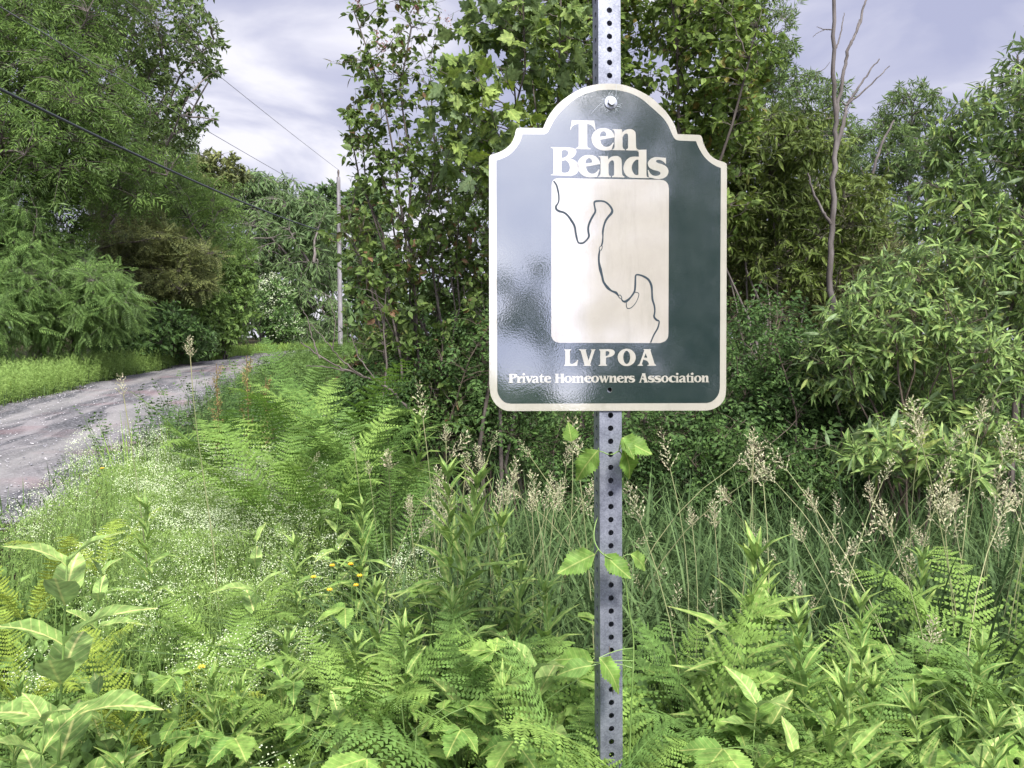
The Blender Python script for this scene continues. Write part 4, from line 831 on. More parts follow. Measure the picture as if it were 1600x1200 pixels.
E('cherry_shrub', 'tall leafy shrub rising behind the top of the steel post', 'shrub', 960, 6.0, [(1050, 90, 6, 130, 130, .8), (1130, 90, 5.8, 80, 70, .6), (900, 120, 6, 90, 150, .7), (1040, -40, 6, 160, 90, .9), (1140, 170, 5.8, 60, 60, .5), (880, -30, 6, 110, 70, .7), (1000, 300, 6.2, 160, 120, .7)],
  leaf=TP['ovate'], lmat=M['cherry'], bark=M['bark_dark'], lsize=.052, ntw=3000, lpt=8, nstem=12, r0=.03, nbr=120, individual=300, twl=.3, spread=.3)
E('thicket_shrub', 'dense brown stemmed shrub filling the gap left of the sign', 'shrub', 760, 5.8, [(730, 330, 5.8, 100, 130, .5), (700, 520, 5.6, 150, 90, .5), (840, 480, 5.8, 140, 130, .5), (620, 570, 5.3, 90, 60, .4), (700, 620, 5.2, 90, 50, .4)],
  leaf=TP['diamond'], lmat=M['service'], bark=M['bark_grey'], lsize=.05, ntw=1700, lpt=8, nstem=16, r0=.014, nbr=140, twl=.25, spread=.4, zmin=.2)
E('olive_shrub', 'olive green shrub with narrow leaves right of the sign shoulder', 'shrub', 1200, 7.2, [(1190, 230, 7, 90, 60, .7), (1260, 250, 7, 60, 70, .6), (1110, 240, 7.2, 80, 70, .6), (1160, 320, 7.2, 110, 60, .6), (1080, 330, 7.2, 80, 100, .5), (1230, 400, 7.2, 90, 60, .5), (1330, 330, 7.3, 60, 70, .5)],
  leaf=TP['willow'], lmat=M['vine_shrub'], bark=M['bark_grey'], lsize=.075, ntw=2600, lpt=8, nstem=20, r0=.018, nbr=160, individual=150, twl=.3, spread=.5, droop=.3)
E('brush_thicket', 'brown twiggy thicket behind the dead tree trunk', 'shrub', 1230, 7.6, [(1200, 400, 7.6, 120, 110, .6), (1330, 420, 7.8, 110, 110, .6), (1090, 430, 7.6, 110, 120, .5), (1450, 450, 8, 100, 110, .6)],
  leaf=TP['slim'], lmat=M['hemlock'], bark=M['twig'], lsize=.07, ntw=2600, lpt=3, nstem=24, r0=.012, nbr=300, twl=.4, spread=.9)
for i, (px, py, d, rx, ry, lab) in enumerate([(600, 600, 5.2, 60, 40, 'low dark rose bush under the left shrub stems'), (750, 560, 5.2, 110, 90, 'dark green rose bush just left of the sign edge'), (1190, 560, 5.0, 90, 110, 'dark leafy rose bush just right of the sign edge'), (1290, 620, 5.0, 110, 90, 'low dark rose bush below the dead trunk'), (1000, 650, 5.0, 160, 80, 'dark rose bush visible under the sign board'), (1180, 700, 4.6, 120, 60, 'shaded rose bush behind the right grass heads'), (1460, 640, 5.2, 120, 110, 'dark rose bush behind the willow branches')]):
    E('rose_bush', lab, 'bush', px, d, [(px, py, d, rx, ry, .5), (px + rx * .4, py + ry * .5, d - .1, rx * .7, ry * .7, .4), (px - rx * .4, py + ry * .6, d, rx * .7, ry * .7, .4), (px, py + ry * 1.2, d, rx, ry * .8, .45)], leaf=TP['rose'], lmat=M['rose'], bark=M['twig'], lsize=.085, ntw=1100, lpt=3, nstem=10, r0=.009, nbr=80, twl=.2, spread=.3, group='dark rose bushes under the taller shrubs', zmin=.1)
lf_w = mesh('leaf', *TP['willow'][:2], M['willow'], TP['willow'][2], True)
E('willow_shrub', 'tall willow shrub with long narrow leaves at the right edge', 'shrub', 1570, 4.9, [(1560, 230, 4.8, 80, 110, .5), (1640, 160, 4.9, 90, 120, .6), (1480, 330, 4.8, 70, 60, .45), (1560, 420, 4.7, 90, 90, .5), (1460, 230, 5, 40, 50, .3), (1680, 400, 4.8, 90, 160, .6)],
  leaf=TP['willow'], lmat=M['willow'], bark=M['bark_dark'], lsize=.060, ntw=1800, lpt=9, lvar=.5, nstem=12, r0=.02, nbr=90, individual=300, twl=.28, spread=.25, droop=.2, lmesh=lf_w)
E('willow_shrub', 'willow shrub arching over the grass left of the edge one', 'shrub', 1440, 4.4, [(1400, 500, 4.3, 110, 70, .45), (1500, 560, 4.2, 90, 70, .45), (1330, 560, 4.4, 80, 60, .4), (1450, 420, 4.5, 90, 50, .4), (1480, 680, 4.0, 110, 60, .4)],
  leaf=TP['willow'], lmat=M['willow'], bark=M['twig'], lsize=.053, ntw=1600, lpt=9, lvar=.5, nstem=14, r0=.010, nbr=90, individual=300, twl=.26, spread=.25, droop=.2, lmesh=lf_w)
E('willow_shrub', 'low grey green willow sprout among the grass heads at right', 'shrub', 1400, 3.5, [(1390, 700, 3.5, 80, 40, .3), (1470, 720, 3.4, 70, 40, .3)],
  leaf=TP['willow'], lmat=M['willow'], bark=M['twig'], lsize=.07, ntw=120, lpt=8, nstem=6, r0=.006, nbr=20, individual=220, twl=.2, spread=.1, droop=.1, lmesh=lf_w)
# background willows on the right
E('fine_willow_tree', 'pale fine leaved willow behind the tall shrub top, left of the dead trunk', 'tree', 1180, 14.5, [(1180, 60, 14, 60, 90, 1), (1150, -60, 14, 80, 70, 1.1), (1195, 150, 14.2, 50, 70, .9)], leaf=TP['slim'], lmat=M['fine_willow'], bark=M['bark_grey'], lsize=.10, ntw=1300, lpt=12, nstem=7, r0=.08, trunk=True, nbr=60, twl=.4)
E('fine_willow_tree', 'small pale willow crown just left of the dead trunk', 'tree', 1265, 15, [(1265, 160, 15, 55, 50, .9), (1240, 220, 15, 60, 50, .9), (1300, 260, 15, 60, 80, .9)], leaf=TP['slim'], lmat=M['fine_willow'], bark=M['bark_grey'], lsize=.10, ntw=1100, lpt=12, nstem=6, r0=.07, trunk=True, nbr=60, twl=.4)
E('fine_willow_tree', 'rounded pale willow crown right of the dead trunk', 'tree', 1400, 13, [(1420, 170, 13, 45, 35, .8), (1370, 240, 13, 60, 50, .9), (1430, 250, 13, 50, 60, .8), (1350, 360, 13, 60, 70, .8)], leaf=TP['slim'], lmat=M['fine_willow'], bark=M['bark_red'], lsize=.095, ntw=1200, lpt=12, nstem=6, r0=.07, trunk=True, nbr=60, twl=.4)
E('brush_thicket', 'dark dense thicket closing the gap between sign and dead trunk', 'shrub', 1200, 9.2, [(1180, 430, 9.2, 130, 90, .6), (1330, 450, 9.2, 110, 90, .6), (1080, 400, 9.2, 110, 110, .6), (1240, 340, 9.2, 90, 60, .6)],
  leaf=TP['diamond'], lmat=M['hemlock'], bark=M['twig'], lsize=.09, ntw=3600, lpt=8, nstem=14, r0=.012, nbr=150, twl=.4, spread=.9)
for px, d, lab in [(1540, 16, 'pale willow far behind the right edge shrub'), (1690, 15, 'willow standing beyond the right edge of the view'), (1000, 15, 'willow hidden behind the sign and tall shrub'), (800, 17, 'willow far behind the maple sapling')]:
    E('fine_willow_tree', lab, 'tree', px, d, [(px, 330, d, 80, 110, 1.3), (px + 40, 420, d, 80, 90, 1.3)], leaf=TP['slim'], lmat=M['fine_willow'], bark=M['bark_grey'], lsize=.14, ntw=900, lpt=10, nstem=6, r0=.08, trunk=True, nbr=50, twl=.5)
# dead trunk
D = 6.1
limb_tree('dead_tree', 'bare reddish dead tree trunk with forked top right of the sign', 'tree',
  [([P(1300, 760, D), P(1301, 560, D), P(1297, 420, D), P(1302, 300, D), P(1307, 200, D), P(1302, 100, D), P(1304, -60, D)], (.029, .013)),
   ([P(1307, 178, D), P(1316, 130, D), P(1324, 80, D), P(1340, 45, D), P(1352, 5, D), P(1360, -20, D)], (.016, .006)),
   ([P(1324, 80, D), P(1336, 55, D), P(1343, 30, D)], (.010, .004)),
   ([P(1306, 235, D), P(1320, 185, D), P(1322, 165, D), P(1345, 130, D), P(1374, 92, D)], (.018, .005)),
   ([P(1322, 165, D), P(1350, 142, D), P(1390, 103, D)], (.010, .004)), ([P(1322, 165, D), P(1315, 158, D)], (.008, .003)),
   ([P(1307, 75, D), P(1315, 45, D), P(1319, 20, D)], (.007, .003)), ([P(1305, 46, D), P(1288, 46, D), P(1276, 42, D)], (.006, .002)), ([P(1290, 46, D), P(1276, 52, D), P(1270, 58, D)], (.003, .002)),
   ([P(1298, 350, D), P(1285, 330, D), P(1268, 295, D), P(1262, 270, D)], (.014, .007))], M['bark_red'])
limb_tree('dead_tree', 'thin leaning dead stem among the pale willows', 'tree', [([P(1335, 470, 9), P(1352, 320, 9), P(1372, 235, 9), P(1397, 188, 9)], (.022, .012)), ([P(1356, 300, 9), P(1345, 260, 9)], (.015, .006)), ([P(1290, 330, 9), P(1270, 260, 9), P(1262, 200, 9)], (.02, .008))], M['bark_red'])
# arching bare branch left of the shrub
D = 4.7
limb_tree('bare_shrub', 'dark bare arching twigs reaching over the road end', 'shrub', [([P(640, 640, D), P(600, 600, D), P(560, 585, D), P(520, 570, D), P(470, 535, D)], (.010, .004)), ([P(570, 590, D), P(535, 565, D), P(515, 540, D), P(485, 505, D)], (.006, .002)), ([P(545, 580, D), P(500, 572, D), P(478, 572, D)], (.005, .002)), ([P(500, 560, D), P(488, 530, D), P(482, 500, D), P(470, 480, D)], (.005, .0015)), ([P(520, 545, D), P(525, 500, D), P(515, 470, D)], (.004, .0015)), ([P(590, 597, D), P(560, 560, D), P(548, 520, D)], (.005, .002))], M['bark_dark'])
# pink seed spikes on tall shrub stems
mb = MB(); cl = thing('seed_spikes', 'small pink brown seed clusters on the shrub tips near the top', 'seed cluster', tuple(P(700, 60, 4.9)))
for px, py in [(648, 10), (700, 40), (740, 22), (781, 60), (815, 5), (800, 78), (812, 110), (560, 2), (590, 60), (600, 78)]:
    q = P(px, py, 4.85) + rng.normal(0, .012, (40, 3)) * (1, 1, 3.2); m4 = MB(); scatter(m4, TP['diamond'], q, rng.normal(size=(40, 3)) + (0, 0, .5), rng.normal(size=(40, 3)), .018); ob('seed_cluster', m4.mesh('seed_cluster', M['catkin'], np.array(cl.location)), cl)

# --- trees behind the camera (seen mirrored in the glossy sign) and the distant woods
M['dark_leaf'] = leaf_mat('darkened_leaf', (.012, .028, .012), (.03, .06, .024), trans=.12)  # leaf colour darkened so these trees mirror dark in the sign, no particular species
woody('roadside_tree', 'slim small tree behind the viewer', 'tree', (7.9, -23), [(0, 0, 5.4, .7, .8, .8), (.7, 0, 4.6, .5, .6, .5), (-.75, 0, 6.4, .4, .5, .4), (.45, 0, 6.9, .35, .5, .35), (-.9, 0, 4.9, .35, .5, .3)], leaf=TP['diamond'], lmat=M['dark_leaf'], bark=M['bark_dark'], lsize=.17, ntw=190, lpt=8, nstem=5, r0=.1, trunk=True, nbr=24, twl=.4)
for i, (x, y, hh, r, lab) in enumerate([(9.8, -14.5, 13.5, 3.2, 'big tree behind the viewer on the right'), (14, -13, 14, 3.4, 'second big tree behind the viewer'), (12.6, -20, 16, 3.6, 'tall tree furthest behind the viewer'), (17, -8, 10, 3, 'tree right of and behind the viewer'), (-13, -12, 10, 3.2, 'tree across the road behind the viewer'), (-15, -2, 11, 3.4, 'tree across the road left of the viewer')]):
    woody('roadside_tree', lab, 'tree', (x, y), [(0, 0, hh * .6, r, r, hh * .38), (r * .4, 0, hh * .4, r * .8, r, hh * .3), (-r * .3, .3, hh * .3, r * .8, r, hh * .25)], leaf=TP['diamond'], lmat=M['dark_leaf'], bark=M['bark_dark'], lsize=.22, ntw=1250, lpt=10, nstem=7, r0=.15, trunk=True, nbr=50, twl=.8)
mb = MB(); n = 52000
th = rng.random(n) * 2 * math.pi; rr = 88 + rng.normal(0, 5, n) + 6 * np.sin(th * 9)
hgt = 6 + 1.8 * np.sin(th * 13 + 1) + 1.6 * np.sin(th * 31) + 1.2 * np.sin(th * 67 + 2)
xx = rr * np.sin(th); yy2 = rr * np.cos(th) ; zz = gz(xx, yy2) * (yy2 > 0) + hgt * rng.random(n) ** .7
q = np.stack([xx, yy2, zz], -1); scatter(mb, TP['diamond'], q, rng.normal(size=(n, 3)), rng.normal(size=(n, 3)) + np.array([0, 0, .6]), .9 + .5 * rng.random(n))
o = ob('distant_woods', mb.mesh('distant_woods', M['far2'])); tag(o, 'distant green woods closing the view all round', 'woods', kind='stuff')

# ------------------------------------------------------------------ grasses and ground cover (stuff)
def blades(n, xy, h0, h1, w, mat, name, label, lean=.5, cat='grass', K=6):
    x, y = xy; z = gz(x, y); hgt = rng.uniform(h0, h1, n)
    a = rng.random(n) * 6.28; ln = lean * rng.uniform(.2, 1.2, n)
    dv = np.stack([np.cos(a), np.sin(a), np.zeros(n)], -1); t = np.linspace(0, 1, K)
    c = np.stack([x, y, z], -1)[:, None] + (dv[:, None] * (ln * hgt)[:, None, None] * (t ** 2.2)[None, :, None]) + np.array([0, 0, 1])[None, None] * (hgt[:, None] * (t - .42 * ln[:, None] * t ** 3)[None].reshape(n, K))[..., None]
    sd_ = np.stack([-np.sin(a + rng.normal(0, .5, n)), np.cos(a), np.zeros(n)], -1)
    ww = w * rng.uniform(.6, 1.3, n)[:, None] * np.sin(np.pi * (t * .8 + .18))[None] * (t < .999)
    Lv = c + sd_[:, None] * ww[..., None] / 2; Rv = c - sd_[:, None] * ww[..., None] / 2
    V = np.stack([Lv, Rv], 2).reshape(-1, 3); i = np.arange(n)[:, None]; k = np.arange(K - 1)[None]; A = (i * K + k) * 2
    T = np.concatenate([np.stack([A, A + 1, A + 3], -1).reshape(-1, 3), np.stack([A, A + 3, A + 2], -1).reshape(-1, 3)])
    o_ = ob(name, mesh(name, V, T, mat, np.zeros((len(V), 2)) + .3)); tag(o_, label, cat, kind='stuff'); return o_
def band(n, px0, px1, d0, d1, p=1.0):
    d = d0 + (d1 - d0) * rng.random(n) ** p; x = (rng.uniform(px0, px1, n) - 800) / F * d; return x, d
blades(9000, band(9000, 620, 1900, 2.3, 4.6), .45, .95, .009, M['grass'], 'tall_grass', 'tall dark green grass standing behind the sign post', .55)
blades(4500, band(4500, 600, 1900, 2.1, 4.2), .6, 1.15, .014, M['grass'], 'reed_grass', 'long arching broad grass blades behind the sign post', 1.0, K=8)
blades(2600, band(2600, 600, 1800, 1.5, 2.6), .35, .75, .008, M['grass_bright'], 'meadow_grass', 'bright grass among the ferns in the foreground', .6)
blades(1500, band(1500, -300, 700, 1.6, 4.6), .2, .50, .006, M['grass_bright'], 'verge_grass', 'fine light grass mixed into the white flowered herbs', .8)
def verge(n, side, y0, y1, w0, w1):
    y = rng.uniform(y0, y1, n); e_ = np.interp(y, yy, xl if side < 0 else xr); return e_ + side * (w0 + (w1 - w0) * rng.random(n)), y
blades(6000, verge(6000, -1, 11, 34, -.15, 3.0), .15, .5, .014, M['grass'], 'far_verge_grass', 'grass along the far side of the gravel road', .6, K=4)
blades(5000, verge(5000, -1, 34, 52, -.1, 3), .25, .5, .035, M['grass_bright'], 'bend_verge_grass', 'bright short grass at the far bend of the road', .5, K=4)
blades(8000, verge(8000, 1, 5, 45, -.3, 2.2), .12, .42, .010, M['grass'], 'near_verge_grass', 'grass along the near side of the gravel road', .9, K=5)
def weeds(n, xy, h, size, tpl, mat, name, label, cat='weeds', hp=1.0):
    """little plants: a stem with leaves in spiral, all in one stuff mesh"""
    m_ = max(1, n // 7); x, y = np.asarray(xy[0])[:m_], np.asarray(xy[1])[:m_]; m_ = len(x)
    H = h * (.35 + .65 * rng.random(m_)); b = np.stack([x, y, gz(x, y)], -1); le = rng.normal(0, .18, (m_, 2)) * H[:, None]
    tp_ = b + np.concatenate([le, H[:, None]], 1); md = (b + tp_) / 2 - np.concatenate([le, 0 * H[:, None]], 1) * .3
    c = bez(b, md, tp_, 6); m5 = MB(); tubes(m5, c, (.0012 + .003 * size / .1) * np.linspace(1, .4, 6)[None] * np.ones((m_, 1)), 3)
    k = 10; f = np.linspace(.15, 1, k) ** .8; i0 = np.clip((f * 5).astype(int), 0, 4); fr = (f * 5 - i0)[None, :, None]
    pos = (c[:, i0] * (1 - fr) + c[:, i0 + 1] * fr).reshape(-1, 3); az = (np.arange(k)[None] * 2.4 + rng.random(m_)[:, None] * 6.28).ravel()
    el = np.tile(.15 + .9 * f ** 3, m_) + rng.normal(0, .25, m_ * k); d_ = np.stack([np.cos(az) * np.cos(el), np.sin(az) * np.cos(el), np.sin(el)], -1)
    up_ = np.stack([-np.cos(az) * np.sin(el), -np.sin(az) * np.sin(el), np.cos(el)], -1) + rng.normal(0, .2, d_.shape)
    scatter(m5, tpl, pos, d_, up_, size * 1.15 * rng.uniform(.7, 1.25, m_ * k) * np.tile(1.1 - .5 * f, m_))
    o_ = ob(name, m5.mesh(name, mat)); tag(o_, label, cat, kind='stuff'); return o_
weeds(30000, band(30000, -400, 2000, 1.3, 5.5), .42, .055, TP['ovate'], M['weed'], 'low_weeds', 'low leafy weeds covering the ground near the sign', hp=1)
weeds(22000, verge(22000, -1, 10, 40, .1, 5), .75, .10, TP['rose'], M['weed'], 'far_verge_weeds', 'leafy weeds under the trees across the road')
weeds(30000, verge(30000, -1, 12, 30, -.15, 2.2), .85, .10, TP['rose'], M['bed'], 'far_verge_herbs', 'bright leafy herbs at the far edge of the road')
weeds(14000, verge(14000, 1, 5, 40, .2, 3.4), .6, .07, TP['rose'], M['weed'], 'near_verge_weeds', 'leafy weeds along the near edge of the road')
x_, y_ = rng.uniform(-6, 12, 16000), rng.uniform(5.5, 14, 16000); ok = x_ > np.interp(y_, yy, xr) + .6
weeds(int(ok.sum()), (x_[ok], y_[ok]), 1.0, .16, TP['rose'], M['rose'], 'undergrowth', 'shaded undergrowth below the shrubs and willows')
weeds(13000, band(13000, -150, 960, 1.35, 3.6), .55, .062, TP['ovate'], M['bright_herb'], 'leafy_herbs', 'bright broad leaved herbs crowding the left foreground')
weeds(9000, band(9000, 980, 1900, 1.2, 2.1), .72, .07, TP['ovate'], M['bright_herb'], 'leafy_herbs', 'bright broad leaved herbs crowding the right foreground')
def sideband(n, y0, y1, w0, w1):
    y = rng.uniform(y0, y1, n); return np.interp(y, yy, xr) + rng.uniform(w0, w1, n), y
weeds(9000, sideband(9000, 30, 48, .1, 4), .5, .16, TP['rose'], M['weed'], 'bend_weeds', 'tall weeds hiding the road bend and the pole foot')
weeds(26000, sideband(26000, 13, 44, .5, 22), 1.0, .22, TP['rose'], M['weed'], 'rough_field', 'rough overgrown field behind the shrubs')
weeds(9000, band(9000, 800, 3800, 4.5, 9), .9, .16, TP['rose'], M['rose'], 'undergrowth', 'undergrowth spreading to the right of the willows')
# bedstraw: whorled fine stems and tiny white flowers
cs = np.array([(-1.9, 4.2, .45, .5), (-1.5, 4.1, .5, .45), (-1.3, 3.6, .45, .4), (-1.8, 3.6, .5, .4), (-1.2, 3.0, .5, .4), (-1.1, 2.2, .55, .35), (-.6, 2.0, .45, .3), (-.25, 1.95, .18, .12), (-.75, 2.7, .5, .4), (-1.2, 4.4, .4, .5), (-.2, 1.6, .5, .12), (-.9, 1.75, .5, .25)])
w = cs[:, 2] * cs[:, 3]; w[:5] *= 3; k = rng.choice(len(cs), 150, p=w / w.sum()); a = rng.random(150) * 6.28; r = rng.random(150) ** .5
BC_ = np.stack([cs[k, 0] + cs[k, 2] * r * np.cos(a), cs[k, 1] + cs[k, 3] * r * np.sin(a)], -1); BR_ = rng.uniform(.07, .17, 150)
def bed_area(n, spread=1.0):
    k = rng.integers(0, len(BC_), n); a = rng.random(n) * 6.28; r = rng.random(n) ** .7 * BR_[k] * spread
    return BC_[k, 0] + r * np.cos(a), BC_[k, 1] + r * np.sin(a)
def bed_top(x, y): return .46 + .165 * np.clip(y - 1.7, 0, 2.6) + .07 * np.sin(x * 5 + y * 3) + .05 * np.sin(x * 11 - y * 7)
n = 3600; x, y = bed_area(n); zt = bed_top(x, y) * rng.uniform(.75, 1.05, n); base = np.stack([x + rng.normal(0, .12, n), y + rng.normal(0, .12, n), gz(x, y)], -1); top = np.stack([x, y, gz(x, y) + zt], -1)
m6 = MB(); tubes(m6, bez(base, (base + top) / 2 + rng.normal(0, .06, base.shape), top, 5), np.full((n, 5), .0011), 3)
o = ob('bedstraw_stems', m6.mesh('bedstraw_stems', M['stem_green'])); tag(o, 'fine green stems of the white flowering herb mat', 'herb stems', kind='stuff')
n = 90000; x, y = bed_area(n, 1.25); q = np.stack([x, y, gz(x, y) + bed_top(x, y) * (1 - .75 * rng.random(n) ** 1.6)], -1)
m6 = MB(); scatter(m6, TP['slim'], q, rng.normal(size=(n, 3)) + (0, 0, .3), rng.normal(size=(n, 3)) + (0, 0, 1), .011 + .012 * rng.random(n))
o = ob('bedstraw_leaves', m6.mesh('bedstraw_leaves', M['bed'])); tag(o, 'tiny bright leaves of the white flowering herb mat at lower left', 'herb leaves', kind='stuff')
nc = 5200; x, y = bed_area(nc, .9); c = np.stack([x, y, gz(x, y) + bed_top(x, y) * rng.uniform(.86, 1.16, nc)], -1)
dens = rng.random(nc) < (.35 + .65 * (np.sin(x * 4.1) * np.cos(y * 3.3) > -.1)); c = c[dens]
q = np.repeat(c, 15, 0) + rng.normal(0, 1, (len(c) * 15, 3)) * (.014, .014, .010)
m6 = MB(); scatter(m6, TP['flower'], q, rng.normal(size=q.shape) * (1, 1, .3), rng.normal(0, .5, q.shape) + (0, -.35, 1), .0046 + .0024 * rng.random(len(q)))
o = ob('bedstraw_flowers', m6.mesh('bedstraw_flowers', M['flower'])); tag(o, 'clouds of tiny white flowers over the herb mat at lower left', 'wildflowers', kind='stuff')

# ------------------------------------------------------------------ individual herbs
def copy_tree(src, loc, rz, sc, label=None, group=None, tilt=(0, 0)):
    r = src.copy(); C.objects.link(r); r.location = loc; r.rotation_euler = (tilt[0], tilt[1], rz); r.scale = (sc, sc, sc)
    if label: r['label'] = label
    if group: r['group'] = group
    for ch in src.children:
        c2 = ch.copy(); C.objects.link(c2); c2.parent = r
        for g2 in ch.children:
            c3 = g2.copy(); C.objects.link(c3); c3.parent = c2
    return r
def frond_mesh(mat, arch=.35, npin=24, seed=0, wid=.2):
    rg = np.random.default_rng(seed); m7 = MB(); t = np.linspace(0, 1, 14)
    ax = lambda u_: np.stack([.04 * np.sin(u_ * 3 + seed) * u_, u_ * (1 - .12 * u_ * arch * 3), .75 * u_ - arch * 1.9 * u_ ** 2.4 * .6], -1)
    tubes(m7, ax(t), np.linspace(.006, .0012, 14), 4)
    for k in range(npin):
        u_ = .14 + .85 * k / (npin - 1); p = ax(np.array([u_]))[0]; p2_ = ax(np.array([u_ + .01]))[0]; tg = norm(p2_ - p)
        ln = wid * (math.sin(math.pi * min(1, (u_ - .05)) ** .8) ** .75 * .95 + .05) * rg.uniform(.92, 1.08)
        if u_ > .93: ln *= .8
        nrm = norm(np.cross(np.array([1., 0, 0]), tg))
        for sg in (-1, 1):
            ln2 = ln; ln = ln * rg.uniform(.8, 1.1) * (.45 if rg.random() < .04 else 1); d = norm(np.array([sg, 0, 0]) + tg * rg.uniform(.3, .55) - nrm * rg.uniform(-.05, .3)); m = 8 if ln > .07 else 5
            s_ = (np.arange(m) + .15) / m; pp = p + d[None] * (s_ * ln)[:, None] - nrm[None] * (rg.uniform(.05, .4) * ln * s_ ** 2)[:, None] + tg[None] * (rg.uniform(0, .28) * ln * s_ ** 2)[:, None]
            step = ln / m
            w_ = .0155 * (1 - s_ * .8) + .0015
            pd_ = norm(np.cross(nrm, d)); 
            for sg2 in (-1, 1):
                dd = norm(pd_ * sg2 + d * .35 - nrm * rg.uniform(0, .35))
                A = pp - d * step * .08; B = pp + d * step * .86; Cc = pp + dd * w_[:, None] + d * step * .35; Dd = pp + dd * w_[:, None] * .85 + d * step * .75
                V = np.stack([A, B, Dd, Cc], 1).reshape(-1, 3); i = np.arange(m) * 4
                T = np.concatenate([np.stack([i, i + 1, i + 2], -1), np.stack([i, i + 2, i + 3], -1)])
                nn = np.cross(V[T[:, 1]] - V[T[:, 0]], V[T[:, 2]] - V[T[:, 0]]) @ nrm; T[nn < 0] = T[nn < 0][:, ::-1]
                m7.add(V, T)
            ln = ln2
    return m7.mesh('frond', mat)
fronds = {k: [frond_mesh(M[k], arch=a_, seed=i + j, wid=w_) for i, (a_, w_) in enumerate([(.30, .17), (.42, .155), (.2, .18), (.5, .15), (.35, .19)])] for j, k in enumerate(['fern', 'fern_dark', 'fern_yellow'])}
def fern(px, py, d, L_, mat, label, n=8, group=None, open_=.35, face=None):
    top = P(px, py, d); x, y = top[0], d; z0 = float(gz(x, y)); hgt = top[2] - z0
    L_ *= .85; zb = max(z0, top[2] - L_ * .72); t = thing('fern', label, 'fern', (x, y, zb), group)
    for i in range(n):
        a = i / n * 6.28 + random.uniform(-.3, .3); fm = random.choice(fronds[mat]); o_ = bpy.data.objects.new('frond', fm); C.objects.link(o_); o_.parent = t
        s_ = L_ * random.uniform(.8, 1.1); el = R(random.uniform(8, 32)) * (1 if open_ > .3 else .6)
        o_.rotation_euler = (el, random.uniform(-.15, .15), a); o_.scale = (s_, s_, s_)
    if zb > z0 + .02:
        q = MB(); aa = rng.random(6) * 6.28; b_1 = np.stack([x + .07 * np.cos(aa), y + .07 * np.sin(aa), np.full(6, z0)], -1); b_2 = np.tile([x, y, zb + .01], (6, 1))
        tubes(q, bez(b_1, b_1 * .7 + b_2 * .3 + (0, 0, .1), b_2, 4), np.full((6, 4), .0032), 5); ob('stipes', q.mesh('stipes', M['stem_green'], np.array([x, y, zb])), t)
    return t
fl = [  # px, py(top), depth, length, material, label
 (340, 640, 4.4, .75, 'fern', 'bright fern standing alone in front of the road gravel'),
 (505, 585, 4.7, 1.05, 'fern', 'big fern at the back of the left fern bank, beside the shrub'),
 (440, 620, 4.3, .95, 'fern', 'fern nearest the road end in the left fern bank'),
 (555, 640, 4.1, .95, 'fern_dark', 'darkest fern in the middle of the left fern bank'),
 (430, 680, 3.7, .8, 'fern', 'arching fern above the white flowers'),
 (500, 690, 3.6, .8, 'fern', 'yellowish fern at the front of the left fern bank'),
 (590, 700, 3.8, .8, 'fern_dark', 'dark fern where the grass heads begin'),
 (470, 560, 5.4, .7, 'fern_dark', 'pale fern beside the far road edge'),
 (610, 780, 3.4, .6, 'fern_dark', 'small dark fern among the grass left of the tall herbs'),
 (150, 805, 3.1, .45, 'fern_yellow', 'yellow green fern by the near road edge'),
 (30, 875, 2.9, .45, 'fern_yellow', 'yellow green fern at the left frame edge'),
 (20, 985, 2.1, .42, 'fern_yellow', 'yellow fern behind the tall milkweed at lower left'),
 (350, 930, 2.4, .45, 'fern', 'single fern leaning over the herb mat'),
 (1020, 985, 1.72, .72, 'fern', 'fern right beside the steel post'),
 (965, 1105, 1.36, .5, 'fern', 'bright fern overlapping the very foot of the post'),
 (1065, 1060, 1.45, .66, 'fern', 'nearest fern, in front of and right of the post foot'),
 (830, 1040, 1.55, .68, 'fern_dark', 'dark fern left of the post foot'),
 (915, 1125, 1.33, .45, 'fern_dark', 'fern crossing in front of the post foot'),
 (1270, 1020, 1.9, .5, 'fern', 'soft fern between the two leafy stalks at right'),
 (1350, 1040, 1.9, .45, 'fern', 'fern low in the right foreground'),
 (1585, 915, 2.1, .8, 'fern', 'pale fern at the right frame edge'),
 (1640, 980, 1.8, .6, 'fern_dark', 'dark fern cut by the right frame edge'),
 (580, 600, 4.4, .9, 'fern_dark', 'shaded fern at the foot of the tall shrub'),
 (640, 690, 4.5, .6, 'fern_dark', 'shaded fern behind the grass heads'),
 (60, 606, 19, .7, 'fern', 'fern across the road near the left edge'), (15, 612, 17.5, .7, 'fern_yellow', 'bright fern across the road at the frame edge'), (130, 590, 23, .8, 'fern', 'fern across the road below the feathery bush'),
]
for a in fl: fern(*a[:5], a[5], n=8 if a[3] > .5 else 6)
